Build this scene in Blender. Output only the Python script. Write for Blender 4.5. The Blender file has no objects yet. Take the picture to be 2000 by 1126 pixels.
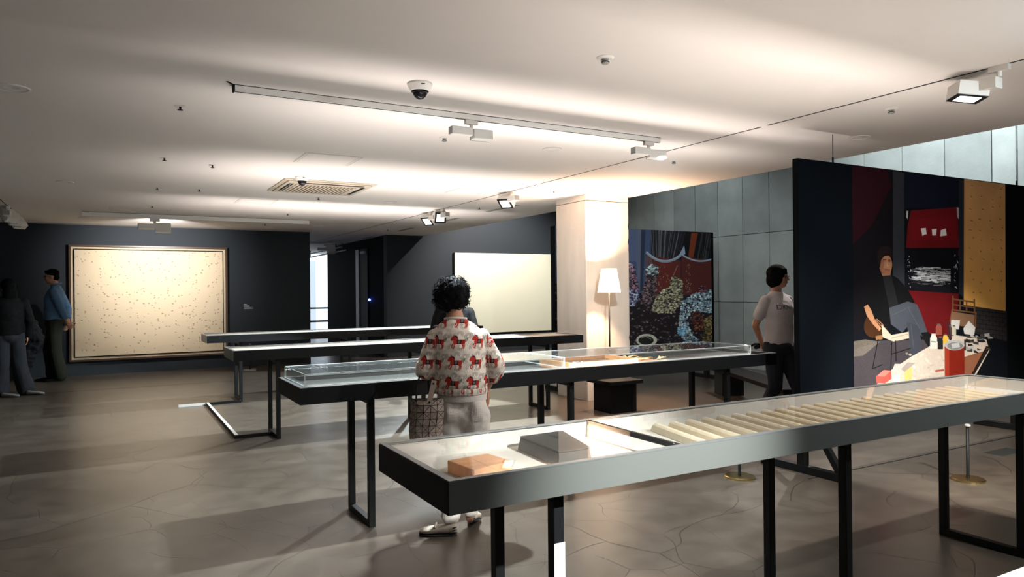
import bpy, bmesh, math, random
import numpy as np
from mathutils import Vector, Matrix, noise
random.seed(7)
PI = math.pi
SC = bpy.context.scene
COL = SC.collection
SIDE = bpy.data.scenes.new('bench')          # small side scene where the fused skins are computed

# ------------------------------------------------------------------ camera
CF, CYAW, CPITCH, CROLL, CH = 1392.4, .5134, .0028, -.0096, 1.45
def _rot():
    f = Vector((math.sin(CYAW)*math.cos(CPITCH), math.cos(CYAW)*math.cos(CPITCH), math.sin(CPITCH)))
    r = Vector((math.cos(CYAW), -math.sin(CYAW), 0)); u = r.cross(f)
    r2 = r*math.cos(CROLL)+u*math.sin(CROLL); u2 = u*math.cos(CROLL)-r*math.sin(CROLL)
    return r2, u2, f
CR, CU, CFW = _rot()
cam = bpy.data.cameras.new('camera'); cam.sensor_width = 36; cam.lens = CF/2000*36
cam.clip_start = .05; cam.clip_end = 100
camo = bpy.data.objects.new('camera', cam); COL.objects.link(camo)
camo.matrix_world = Matrix(((CR.x, CU.x, -CFW.x, 0), (CR.y, CU.y, -CFW.y, 0), (CR.z, CU.z, -CFW.z, CH), (0, 0, 0, 1)))
SC.camera = camo
LAMP_W = 230
def ray(x, y): return CR*((x-1000)/CF) - CU*((y-563)/CF) + CFW
CC = Vector((0, 0, CH))
def pz(x, y, z=0.): d = ray(x, y); return CC+d*((z-CH)/d.z)       # where a sight line meets a level / a wall
def pY(x, y, Y): d = ray(x, y); return CC+d*(Y/d.y)
def pX(x, y, X): d = ray(x, y); return CC+d*(X/d.x)

# ------------------------------------------------------------------ world, exposure, lights
SC.view_settings.view_transform = 'Standard'; SC.view_settings.look = 'None'
SC.view_settings.exposure = 0.25; SC.view_settings.gamma = 1.0
SC.view_settings.use_curve_mapping = False
W = bpy.data.worlds.new('world'); SC.world = W; W.use_nodes = True
W.node_tree.nodes['Background'].inputs[0].default_value = (1.0, .86, .76, 1)
W.node_tree.nodes['Background'].inputs[1].default_value = .06
def spot(name, loc, tgt, power, cone, color=(1, 1, 1), r=.03, blend=.3):
    l = bpy.data.lights.new(name, 'SPOT'); l.energy = power; l.color = color
    l.spot_size = math.radians(cone); l.spot_blend = blend; l.shadow_soft_size = r
    o = bpy.data.objects.new(name, l); COL.objects.link(o); o.location = loc
    o.rotation_euler = (Vector(tgt)-Vector(loc)).to_track_quat('-Z', 'Y').to_euler(); return o
def area(name, loc, tgt, power, sx, sy, color=(1, 1, 1), spread=180, roll=0):
    l = bpy.data.lights.new(name, 'AREA'); l.energy = power; l.color = color; l.shape = 'RECTANGLE'
    l.size = sx; l.size_y = sy; l.spread = math.radians(spread)
    o = bpy.data.objects.new(name, l); COL.objects.link(o); o.location = loc
    o.rotation_euler = (Vector(tgt)-Vector(loc)).to_track_quat('-Z', 'Y').to_euler(); return o
COOL = (.84, .97, 1.0); WARM = (1.0, .66, .42); NEUT = (1.0, .91, .85)
# front track, long track and atrium lamps (fixtures built below for some of them)
spot('lamp_over_second_case', (2.15, 4.36, 2.50), (2.3, 4.62, 0), 520, 96, COOL, blend=.35)
spot('lamp_on_print', (3.90, 4.40, 2.50), (6.9, 8.5, 1.3), 330, 50, COOL, blend=.6)
spot('lamp_over_front_case', (4.25, 2.15, 2.48), (3.6, 2.2, 0), 190, 150, NEUT, blend=.5)
spot('lamp_behind_camera', (4.35, .55, 2.50), (3.0, 2.4, 0), 120, 140, COOL, blend=.4)
spot('added_beam_toward_joint', (4.45, .55, 2.50), (6.3, 3.6, 0), 850, 46, (1.0, .96, .86), blend=.6)  # added narrow beam without fixture, brightens the floor by the joint
spot('fill_on_front_face', (2.0, -.3, 2.56), (1.70, 1.89, .85), 1300, 29, (.97, 1, .97), blend=1.)  # unseen spot without fixture, brightens the face of the front case
spot('fill_on_mural', (5.3, .9, 2.55), (6.7, 3.76, 1.2), 80, 80, NEUT, blend=.6)  # unseen spot without fixture, added so the print shows
spot('lamp_over_third_case', (4.30, 7.70, 2.48), (2.4, 7.65, 0), 1300, 90, COOL, blend=.12)
spot('lamp_over_fourth_case', (4.30, 10.08, 2.48), (2.4, 10.15, 0), 900, 100, COOL, blend=.12)
spot('lamp_on_painting', (.75, 12.75, 2.52), (.75, 14.95, 1.95), 400, 92, (1.0, .97, .95), blend=1.)
spot('lamp_on_pale_painting', (7.6, 12.75, 4.1), (8.0, 15, 1.5), 1000, 95, NEUT, blend=.8)
spot('lamp_on_concrete_high', (8.2, 5.2, 4.5), (10, 5.7, 3.2), 600, 95, COOL, blend=.8)
spot('lamp_on_concrete_far', (7.6, 9.6, 4.6), (10, 10.2, 1.5), 200, 100, COOL, blend=.8)
spot('fill_on_walking_visitor', (8.0, 5.9, 4.6), (6.3, 5.3, .7), 750, 80, NEUT, blend=.8)  # no fixture; aimed at the T-shirt visitor to brighten her
# added unseen lights inside each display case, behind black baffles (built with the case),
# so that they wash the lining and throw a bounded band of light on the ceiling
BAND_LIGHTS = ((1.3, 5.8, .118, .61, .07, 8, -.002), (2.3, 4.6, 1.89, .61, .07, 12, .0031), (1.0, 4.88, 4.18, .61, .03, 28, -.0035), (1.07, 5.03, 7.23, .61, .02, 27, -.0055), (1.14, 5.07, 10.02, .61, .02, 22, -.001))
for x0, x1, y0, w_, dz, p_, q_ in BAND_LIGHTS:
    area('added_case_light', ((x0+x1)/2, y0+.034, .9-.0180), ((x0+x1)/2, y0+.034+.45, 2.7), p_, x1-x0, .0022, NEUT, spread=84)
for x0, x1, y, w in ((.95, 4.6, 1.925, 16), (1.0, 4.88, 4.215, 7), (1.07, 5.03, 7.265, 5), (1.14, 5.07, 10.055, 4)):  # added wide lights that lift the ceiling brightness
    area('added_case_light', ((x0+x1)/2, y+.015, .897), ((x0+x1)/2, y+.6, 2.7), w, x1-x0, .006, NEUT, spread=160)

# ------------------------------------------------------------------ materials
def mat(name, col=(.5, .5, .5), rough=.5, metal=0., spec=.5, emit=None, es=1., bump=None, var=None, coat=0., sheen=0.):
    """var=(scale, amount, stretch) varies the colour; bump=(scale, strength)"""
    m = bpy.data.materials.new(name); m.use_nodes = True
    nt = m.node_tree; b = nt.nodes['Principled BSDF']
    b.inputs['Base Color'].default_value = (*col, 1); b.inputs['Roughness'].default_value = rough
    b.inputs['Metallic'].default_value = metal; b.inputs['Specular IOR Level'].default_value = spec
    b.inputs['Coat Weight'].default_value = coat; b.inputs['Sheen Weight'].default_value = sheen
    if emit: b.inputs['Emission Color'].default_value = (*emit, 1); b.inputs['Emission Strength'].default_value = es
    if var or bump: tc = nt.nodes.new('ShaderNodeTexCoord')
    if var:
        mp = nt.nodes.new('ShaderNodeMapping'); nt.links.new(tc.outputs['Object'], mp.inputs[0])
        if len(var) > 2: mp.inputs['Scale'].default_value = var[2]
        n = nt.nodes.new('ShaderNodeTexNoise'); n.inputs['Scale'].default_value = var[0]; n.inputs['Detail'].default_value = 6
        nt.links.new(mp.outputs[0], n.inputs['Vector'])
        r = nt.nodes.new('ShaderNodeMapRange'); r.inputs[1].default_value = .3; r.inputs[2].default_value = .7
        r.inputs[3].default_value = 1-var[1]; r.inputs[4].default_value = 1+var[1]
        nt.links.new(n.outputs[0], r.inputs[0])
        x = nt.nodes.new('ShaderNodeVectorMath'); x.operation = 'SCALE'; x.inputs[0].default_value = col
        nt.links.new(r.outputs[0], x.inputs['Scale']); nt.links.new(x.outputs[0], b.inputs['Base Color'])
    if bump:
        n2 = nt.nodes.new('ShaderNodeTexNoise'); n2.inputs['Scale'].default_value = bump[0]; n2.inputs['Detail'].default_value = 4
        nt.links.new(tc.outputs['Object'], n2.inputs['Vector'])
        bp = nt.nodes.new('ShaderNodeBump'); bp.inputs['Strength'].default_value = bump[1]; bp.inputs['Distance'].default_value = .01
        nt.links.new(n2.outputs[0], bp.inputs['Height']); nt.links.new(bp.outputs[0], b.inputs['Normal'])
    return m
def glass_mat(name, tint=(1, 1, 1), ior=1.5, rough=0.0, haze=0.0, graze=.93):
    m = bpy.data.materials.new(name); m.use_nodes = True; nt = m.node_tree; nt.nodes.clear()
    o = nt.nodes.new('ShaderNodeOutputMaterial'); t = nt.nodes.new('ShaderNodeBsdfTransparent'); t.inputs[0].default_value = (*tint, 1)
    g = nt.nodes.new('ShaderNodeBsdfGlossy'); g.inputs['Roughness'].default_value = rough
    lw = nt.nodes.new('ShaderNodeLayerWeight'); lw.inputs[0].default_value = .5      # Schlick curve, the same from both sides of a thin sheet
    pw = nt.nodes.new('ShaderNodeMath'); pw.operation = 'POWER'; nt.links.new(lw.outputs['Facing'], pw.inputs[0]); pw.inputs[1].default_value = 5
    f = nt.nodes.new('ShaderNodeMath'); f.operation = 'MULTIPLY_ADD'; nt.links.new(pw.outputs[0], f.inputs[0]); f.inputs[1].default_value = graze; f.inputs[2].default_value = ((ior-1)/(ior+1))**2
    mx = nt.nodes.new('ShaderNodeMixShader'); nt.links.new(f.outputs[0], mx.inputs[0])
    nt.links.new(t.outputs[0], mx.inputs[1]); nt.links.new(g.outputs[0], mx.inputs[2])
    out = mx
    if haze:
        d = nt.nodes.new('ShaderNodeBsdfDiffuse'); d.inputs[0].default_value = (.8, .85, .85, 1)
        m2 = nt.nodes.new('ShaderNodeMixShader'); m2.inputs[0].default_value = haze
        nt.links.new(mx.outputs[0], m2.inputs[1]); nt.links.new(d.outputs[0], m2.inputs[2]); out = m2
    nt.links.new(out.outputs[0], o.inputs[0]); return m
def image_mat(name, arr, rough=.6, repeat=False, bump=None, spec=.3):
    """arr: H x W x 3 picture drawn above in numpy (row 0 at the bottom), laid on by UV"""
    h, w = arr.shape[:2]
    im = bpy.data.images.new(name, w, h); px = np.ones((h, w, 4), np.float32); px[..., :3] = np.where(arr < .0031308, arr*12.92, 1.055*np.clip(arr, 0, 1)**(1/2.4)-.055)
    im.pixels.foreach_set(px.ravel()); im.update(); im.pack()
    m = mat(name, rough=rough, spec=spec, bump=bump); nt = m.node_tree
    t = nt.nodes.new('ShaderNodeTexImage'); t.image = im; t.extension = 'REPEAT' if repeat else 'EXTEND'
    nt.links.new(t.outputs[0], nt.nodes['Principled BSDF'].inputs['Base Color']); return m

M = {}
M['ceiling'] = mat('ceiling_plaster', (.78, .725, .69), .85, bump=(9, .05), var=(.6, .03))
M['wall_dark'] = mat('dark_blue_grey_paint', (.024, .030, .036), .65, bump=(160, .15), spec=.2)
M['wall_black'] = mat('near_black_paint', (.003, .004, .005), .8, spec=.05)
M['white'] = mat('white_plastic', (.78, .75, .71), .45)
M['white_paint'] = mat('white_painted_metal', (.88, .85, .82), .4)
M['cream_plastic'] = mat('cream_plastic', (.50, .43, .34), .5)
M['grey_paint'] = mat('grey_metal', (.30, .30, .29), .45)
M['black'] = mat('black_gloss', (.012, .012, .014), .15)
M['black_matte'] = mat('black_matte', (.005, .005, .006), .7, spec=.2)
M['steel_black'] = mat('satin_black_steel', (.005, .006, .007), .5, spec=.25)
M['case'] = mat('grey_satin_lacquer', (.115, .122, .115), .42, spec=.25, bump=(300, .04))
M['case_dark'] = mat('black_lacquer', (.0045, .0055, .0065), .5, spec=.25)
M['rim'] = mat('grey_metal_rim', (.20, .215, .22), .35, metal=.4)
M['inner_white'] = mat('white_case_lining', (.64, .60, .55), .7)
M['inner_grey'] = mat('grey_case_lining', (.05, .052, .05), .6)
M['white_top'] = mat('white_case_top', (.50, .46, .42), .5, spec=.35)
M['glass'] = glass_mat('clear_glass', (.985, .99, .985), 1.38, graze=.55)
M['acrylic'] = glass_mat('clear_acrylic', (.975, .985, .985), 1.5, haze=.015)
M['acrylic_edge'] = mat('acrylic_edge', (.62, .68, .68), .2)
M['pine'] = mat('pale_wood', (.78, .38, .18), .55, var=(6, .15, (1, 8, 1)))
M['frame_wood'] = mat('orange_wood', (.50, .22, .09), .5, var=(8, .2, (8, 1, 1)))
M['brass'] = mat('brass', (.55, .42, .18), .3, metal=1)
M['lens'] = mat('lit_lens', (.9, .9, .9), .4, emit=(.95, .98, 1.0), es=1.6)
M['skin'] = mat('skin', (.44, .22, .14), .55, spec=.4)
M['hair'] = mat('black_hair', (.003, .003, .003), .8, spec=.04)
M['charcoal'] = mat('charcoal_board', (.028, .030, .030), .6)
M['charcoal_b'] = mat('charcoal_board_dark', (.022, .024, .025), .5)

def floor_mat():
    m = bpy.data.materials.new('polished_concrete_floor'); m.use_nodes = True; nt = m.node_tree; N = nt.nodes.new; L = nt.links.new
    b = nt.nodes['Principled BSDF']; tc = N('ShaderNodeTexCoord')
    def noise_(s, d=5, v=None, dist=0):
        n = N('ShaderNodeTexNoise'); n.inputs['Scale'].default_value = s; n.inputs['Detail'].default_value = d
        n.inputs['Distortion'].default_value = dist; L(v or tc.outputs['Object'], n.inputs['Vector']); return n
    n1 = noise_(.7, 6, dist=.6); n2 = noise_(5, 9); n3 = noise_(90, 3)
    ramp = N('ShaderNodeValToRGB'); L(n1.outputs[0], ramp.inputs[0])
    e = ramp.color_ramp.elements; e[0].position = .3; e[0].color = (.066, .051, .039, 1); e[1].position = .7; e[1].color = (.106, .087, .070, 1)
    mr = N('ShaderNodeMapRange'); L(n2.outputs[0], mr.inputs[0]); mr.inputs[1].default_value = .3; mr.inputs[2].default_value = .7
    mr.inputs[3].default_value = .80; mr.inputs[4].default_value = 1.18
    sc = N('ShaderNodeVectorMath'); sc.operation = 'SCALE'; L(ramp.outputs[0], sc.inputs[0]); L(mr.outputs[0], sc.inputs['Scale'])
    # cracks: cell borders bent by noise, kept only in patches
    nd = noise_(1.1, 2); add = N('ShaderNodeVectorMath'); add.operation = 'MULTIPLY_ADD'; L(nd.outputs['Color'], add.inputs[0])
    add.inputs[1].default_value = (.5, .5, 0); L(tc.outputs['Object'], add.inputs[2])
    masks = []
    for s, w, lo in ((.8, .0050, .36), (2.3, .0120, .43)):
        v = N('ShaderNodeTexVoronoi'); v.voronoi_dimensions = '2D'; v.feature = 'DISTANCE_TO_EDGE'; v.inputs['Scale'].default_value = s; L(add.outputs[0], v.inputs['Vector'])
        r = N('ShaderNodeMapRange'); L(v.outputs['Distance'], r.inputs[0]); r.inputs[1].default_value = 0; r.inputs[2].default_value = w
        r.inputs[3].default_value = 1; r.inputs[4].default_value = 0
        k = noise_(1.3 if s < 2 else 1.9, 2); kr = N('ShaderNodeMapRange'); L(k.outputs[0], kr.inputs[0]); kr.inputs[1].default_value = lo; kr.inputs[2].default_value = lo+.16
        mu = N('ShaderNodeMath'); mu.operation = 'MULTIPLY'; L(r.outputs[0], mu.inputs[0]); L(kr.outputs[0], mu.inputs[1]); masks.append(mu)
    mx = N('ShaderNodeMath'); mx.operation = 'MAXIMUM'; L(masks[0].outputs[0], mx.inputs[0]); L(masks[1].outputs[0], mx.inputs[1])
    ma = N('ShaderNodeMath'); ma.operation = 'MULTIPLY'; ma.inputs[1].default_value = .85; L(mx.outputs[0], ma.inputs[0])
    mix = N('ShaderNodeMix'); mix.data_type = 'RGBA'; L(ma.outputs[0], mix.inputs[0]); L(sc.outputs[0], mix.inputs[6]); mix.inputs[7].default_value = (.022, .017, .013, 1)
    L(mix.outputs[2], b.inputs['Base Color'])
    rr = N('ShaderNodeMapRange'); L(n2.outputs[0], rr.inputs[0]); rr.inputs[1].default_value = .3; rr.inputs[2].default_value = .7
    rr.inputs[3].default_value = .29; rr.inputs[4].default_value = .33; L(rr.outputs[0], b.inputs['Roughness'])
    b.inputs['Specular IOR Level'].default_value = .5
    hs = N('ShaderNodeMath'); hs.operation = 'MULTIPLY_ADD'; L(mx.outputs[0], hs.inputs[0]); hs.inputs[1].default_value = -.6; L(n1.outputs[0], hs.inputs[2])
    bp = N('ShaderNodeBump'); bp.inputs['Strength'].default_value = .12; bp.inputs['Distance'].default_value = .02
    L(hs.outputs[0], bp.inputs['Height']); L(bp.outputs[0], b.inputs['Normal']); return m
M['floor'] = floor_mat()
def concrete_mat(name, c, rough=.75):
    m = mat(name, c, rough, var=(2.2, .14), bump=(30, .25)); return m
M['concrete'] = concrete_mat('cast_concrete', (.235, .245, .235))
M['concrete_b'] = concrete_mat('cast_concrete_pale', (.265, .275, .262))
M['concrete_c'] = concrete_mat('cast_concrete_dark', (.20, .21, .203))
M['column'] = mat('warm_concrete_column', (.56, .50, .44), .8, var=(1.6, .10, (3, 3, .6)), bump=(22, .2))

# ------------------------------------------------------------------ mesh helpers
class MB:
    def __init__(s): s.v = []; s.f = []; s.uv = {}
    def add(s, vs, fs, uvs=None):
        k = len(s.v); s.v += [tuple(p) for p in vs]
        for i, f in enumerate(fs):
            if uvs: s.uv[len(s.f)] = uvs[i]
            s.f.append(tuple(a+k for a in f))
        return s
    def box(s, a, b, M_=None):
        (x0, y0, z0), (x1, y1, z1) = a, b
        vs = [Vector(p) for p in ((x0, y0, z0), (x1, y0, z0), (x1, y1, z0), (x0, y1, z0), (x0, y0, z1), (x1, y0, z1), (x1, y1, z1), (x0, y1, z1))]
        if M_: vs = [M_@p for p in vs]
        return s.add(vs, [(0, 3, 2, 1), (4, 5, 6, 7), (0, 1, 5, 4), (1, 2, 6, 5), (2, 3, 7, 6), (3, 0, 4, 7)])
    def bar(s, a, b, w, h=None, up=(0, 0, 1)):
        a, b = Vector(a), Vector(b); d = (b-a).normalized(); u = Vector(up)
        if abs(d.dot(u)) > .98: u = Vector((0, 1, 0))
        sx = d.cross(u).normalized(); uy = sx.cross(d); h = h or w
        vs = [p+sx*i*w/2+uy*j*h/2 for p in (a, b) for i, j in ((-1, -1), (1, -1), (1, 1), (-1, 1))]
        return s.add(vs, [(0, 1, 2, 3), (7, 6, 5, 4), (0, 4, 5, 1), (1, 5, 6, 2), (2, 6, 7, 3), (3, 7, 4, 0)])
    def loft(s, rings, cap=True):
        n = len(rings[0]); k = len(s.v)
        for r in rings: s.v += [tuple(p) for p in r]
        for j in range(len(rings)-1):
            for i in range(n):
                a = k+j*n+i; b = k+j*n+(i+1) % n; s.f.append((a, b, b+n, a+n))
        if cap:
            s.f.append(tuple(k+i for i in reversed(range(n)))); e = k+(len(rings)-1)*n; s.f.append(tuple(e+i for i in range(n)))
        return s
    def tube(s, pts, rad, n=10, flat=1., cap=True, up=(0, 0, 1)):
        pts = [Vector(p) for p in pts]
        if not hasattr(rad, '__len__'): rad = [rad]*len(pts)
        rings = []
        prev = None
        for i, p in enumerate(pts):
            d = (pts[min(i+1, len(pts)-1)]-pts[max(i-1, 0)]).normalized()
            if prev is None:
                u = Vector(up)
                if abs(d.dot(u)) > .95: u = Vector((0, 1, 0))
                sx = d.cross(u).normalized()
            else: sx = (prev-d*prev.dot(d)).normalized()
            prev = sx; sy = sx.cross(d)
            rings.append([p+sx*math.cos(2*PI*k/n)*rad[i]+sy*math.sin(2*PI*k/n)*rad[i]*flat for k in range(n)])
        return s.loft(rings, cap)
    def ell(s, c, r, n=14, M_=None, m=None):
        m = m or max(6, n//2+1); c = Vector(c); k = len(s.v)
        if not hasattr(r, '__len__'): r = (r, r, r)
        P = [Vector((0, 0, -r[2]))]
        for j in range(1, m):
            t = PI*j/m
            for i in range(n): a = 2*PI*i/n; P.append(Vector((r[0]*math.sin(t)*math.cos(a), r[1]*math.sin(t)*math.sin(a), -r[2]*math.cos(t))))
        P.append(Vector((0, 0, r[2])))
        s.v += [tuple(c+(M_@p if M_ else p)) for p in P]
        for i in range(n): s.f.append((k, k+1+(i+1) % n, k+1+i))
        for j in range(m-2):
            for i in range(n): a = k+1+j*n+i; b = k+1+j*n+(i+1) % n; s.f.append((a, b, b+n, a+n))
        e = len(s.v)-1; q = e-n
        for i in range(n): s.f.append((q+i, q+(i+1) % n, e))
        return s
    def cap(s, a, b, ra, rb, n=12):                       # tapered limb segment with round ends
        a, b = Vector(a), Vector(b); d = b-a; L = d.length; 
        if L < 1e-6: return s.ell(a, ra, n)
        d /= L; pts = []; rad = []
        for t in (-1, -.87, -.5, 0): pts.append(a+d*ra*t); rad.append(ra*math.sqrt(max(1-t*t, .003)))
        for t in (0, .5, .87, 1): pts.append(b+d*rb*t); rad.append(rb*math.sqrt(max(1-t*t, .003)))
        return s.tube(pts, rad, n)
    def lathe(s, prof, n=24, c=(0, 0, 0)):
        c = Vector(c); return s.loft([[c+Vector((r*math.cos(2*PI*i/n), r*math.sin(2*PI*i/n), z)) for i in range(n)] for r, z in prof])
    def build(s, name, m=None, parent=None, smooth=False, bevel=0, loc=None):
        me = bpy.data.meshes.new(name); me.from_pydata(s.v, [], s.f)
        if s.uv:
            uvl = me.uv_layers.new(name='UVMap')
            for p in me.polygons:
                if p.index in s.uv:
                    for li, q in zip(p.loop_indices, s.uv[p.index]): uvl.data[li].uv = q
        me.validate(); 
        bm = bmesh.new(); bm.from_mesh(me); bmesh.ops.recalc_face_normals(bm, faces=bm.faces)
        if bevel: bmesh.ops.bevel(bm, geom=list(bm.edges), offset=bevel, segments=1, affect='EDGES', clamp_overlap=True)
        bm.to_mesh(me); bm.free()
        if smooth: me.polygons.foreach_set('use_smooth', [True]*len(me.polygons))
        if m: me.materials.append(m)
        o = bpy.data.objects.new(name, me); COL.objects.link(o)
        if parent: o.parent = parent
        if loc: o.location = loc
        return o
def tag(o, label=None, cat=None, group=None, kind=None):
    if label: o['label'] = label
    if cat: o['category'] = cat
    if group: o['group'] = group
    if kind: o['kind'] = kind
    return o
def empty(name, loc=(0, 0, 0), rz=0, label=None, cat=None, group=None):
    o = bpy.data.objects.new(name, None); COL.objects.link(o); o.location = loc; o.rotation_euler = (0, 0, rz)
    o.empty_display_size = .1; return tag(o, label, cat, group)
def copy_tree(o, parent=None, loc=None, rz=None, label=None):
    c = o.copy(); COL.objects.link(c)
    if parent: c.parent = parent
    for ch in o.children: copy_tree(ch, c)
    if loc is not None: c.location = loc
    if rz is not None: c.rotation_euler = (0, 0, rz)
    if label: c['label'] = label
    return c
def box(name, a, b, m, parent=None, bevel=0): return MB().box(a, b).build(name, m, parent, bevel=bevel)
def struct(o): o['kind'] = 'structure'; return o
def remesh(mb, voxel, smooth=4, fac=.5, wr=None, extra=None):
    """fuse the closed shapes of mb into one continuous skin; wr=(scale, amount) adds cloth folds"""
    o = mb.build('tmp'); md = o.modifiers.new('r', 'REMESH'); md.mode = 'VOXEL'; md.voxel_size = voxel
    sm = o.modifiers.new('s', 'SMOOTH'); sm.iterations = smooth; sm.factor = fac
    COL.objects.unlink(o); SIDE.collection.objects.link(o); vl = SIDE.view_layers[0]; vl.update(); me = bpy.data.meshes.new_from_object(o.evaluated_get(vl.depsgraph))
    bpy.data.objects.remove(o)
    if wr:
        nn = [v.normal.copy() for v in me.vertices]
        for v, n_ in zip(me.vertices, nn):
            p = v.co; q = Vector((p.x*wr[0], p.y*wr[0], p.z*wr[0]*(wr[2] if len(wr) > 2 else 1)))
            v.co = p+n_*(noise.noise(q)+.5*noise.noise(q*2.1))*wr[1]
    if extra:
        bm = bmesh.new(); bm.from_mesh(me); tmp = bpy.data.meshes.new('x'); tmp.from_pydata(extra.v, [], extra.f); bm.from_mesh(tmp)
        bmesh.ops.recalc_face_normals(bm, faces=bm.faces); bm.to_mesh(me); bm.free(); bpy.data.meshes.remove(tmp)
    me.polygons.foreach_set('use_smooth', [True]*len(me.polygons)); return me
def mesh_obj(name, me, m, parent=None):
    me.name = name; me.materials.clear(); me.materials.append(m)
    o = bpy.data.objects.new(name, me); COL.objects.link(o)
    if parent: o.parent = parent
    return o
# ------------------------------------------------------------------ the room
ZC = 2.7
struct(box('floor', (-4, -2, -.2), (10.2, 24, 0), M['floor']))
fl = bpy.data.objects['floor']
box('floor_joint', (4.60, 3.610, -.01), (9.9, 3.622, .0012), M['black_matte'], fl)
box('floor_joint', (-3.9, 12.55, -.01), (5.2, 12.556, .0012), M['case_dark'], fl)
dr = MB().box((6.60, 3.24, -.01), (6.98, 3.40, .003)); dr.build('floor_box_cover', M['charcoal'], fl, bevel=.002)
struct(box('ceiling', (-4, -2, ZC), (6.18, 24, 3.0), M['ceiling']))
struct(box('trim_1', (6.18, -2, 2.98), (6.24, 15, 5.1), M['concrete']))
struct(box('atrium_ceiling', (6.24, -2, 5.1), (10.2, 15.2, 5.3), M['wall_dark']))
struct(box('wall_left', (-4.2, -2, 0), (-4, 24, 3), M['wall_dark']))
struct(box('wall_back', (-4, 14.95, 0), (3.62, 15.25, ZC), M['wall_dark']))
struct(box('wall_back_right', (5.30, 15.0, 0), (10.2, 15.2, 5.1), M['wall_dark']))
cw = struct(box('wall_corridor', (5.30, 15.2, 0), (5.5, 19.9, ZC), M['wall_black']))
# recessed door in the corridor wall
dd = struct(box('door_1', (5.282, 16.30, 0), (5.299, 17.15, 2.48), M['wall_dark']))
box('door_frame', (5.262, 16.92, 0), (5.281, 17.15, 2.48), M['grey_paint'], dd)
box('door_closer', (5.235, 16.42, 2.36), (5.281, 16.70, 2.42), M['grey_paint'], dd)
# far window wall of the corridor, daylight behind the blind
wm = mat('daylit_blind', (.8, .85, .9), .8, emit=(.80, .90, 1.0), es=1.25)
wm2 = mat('daylit_blind_shaded', (.7, .77, .85), .8, emit=(.55, .68, .80), es=1.0)
wn = struct(box('window_1', (3.0, 23.5, 0), (8.0, 23.55, 2.9), wm))
box('blind', (4.6, 23.44, 0), (5.86, 23.46, 2.48), wm2, wn)
box('sill', (5.2, 23.30, .48), (7.0, 23.36, .54), M['wall_dark'], wn)
hr = MB().bar((4.2, 22.5, .955), (7.5, 22.5, .955), .05)
for x in (4.6, 6.6): hr.bar((x, 22.5, 0), (x, 22.5, .95), .04)
tag(hr.build('handrail', M['case_dark']), 'dark handrail across the bright window at the end of the corridor', 'handrail')
tag(MB().bar((5.15, 17.5, 2.50), (5.24, 22.4, 2.50), .03).bar((5.05, 17.5, 2.58), (5.14, 22.4, 2.58), .03).bar((5.18, 18, 2.48), (5.18, 18, 2.699), .02).bar((5.1, 18.3, 2.57), (5.1, 18.3, 2.699), .02).bar((5.22, 21.5, 2.48), (5.22, 21.5, 2.699), .02).build('cable_tray', M['case_dark']), 'thin dark twin rails under the corridor ceiling', 'rail')
tag(MB().ell((5.275, 16.14, 1.265), .028, 12).build('indicator_light', mat('blue_led', (.05, .1, .9), emit=(.06, .12, 1), es=30), smooth=True), 'small glowing blue indicator on the dark corridor wall', 'light')

# concrete wall of the atrium: 60 cm formwork panels with recessed joints
wr = struct(box('wall_right', (10.035, -2, 0), (10.2, 15, 5.1), M['case_dark']))
ys = [9.20-.6*k for k in range(-9, 8)]; ys = sorted(y for y in ys if y < 14.9)+[14.96]
ys = [3.2, 3.8, 4.40, 4.70]+[y for y in ys if y > 4.9]
mats = [M['concrete'], M['concrete_b'], M['concrete_c'], M['concrete']]
for i in range(len(ys)-1):
    for j, (z0, z1) in enumerate(((0, 1.2), (1.2, 2.42), (2.42, 5.08))):
        d = random.uniform(0, .004)
        box('concrete_panel', (10.0-d, ys[i]+.005, z0+.005), (10.034, ys[i+1]-.005, z1-.005), random.choice(mats), wr)

# free-standing column with chipped arris
def column():
    x0, y0, x1, y1 = 5.41, 7.62, 6.12, 8.33; rings = []
    chips = {2.30: .012, 2.10: .016, 1.98: .004, .80: .014, .66: .03}
    zs = [0]+[.15*k for k in range(1, 18)]; zs = sorted(set([round(z, 2) for z in zs]+[round(z+d, 2) for z in chips for d in (-.05, 0, .04)]+[2.615]))
    for z in zs:
        c = .010+.004*noise.noise(Vector((z*9, 1, 0))); q = .008
        for k, a in chips.items():
            if abs(z-k) < .001: q += a
        rings.append([Vector(p) for p in ((x0+c, y0, z), (x1-q-.004, y0, z), (x1, y0+q, z), (x1, y1-c, z), (x1-c, y1, z), (x0+c, y1, z), (x0, y1-c, z), (x0, y0+c, z))])
    return MB().loft(rings)
co = column().build('column', M['column']); struct(co); co.name = 'trim_2'
box('column_head', (5.413, 7.623, 2.622), (6.117, 8.327, 2.7), M['column'], co, bevel=.003)

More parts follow.
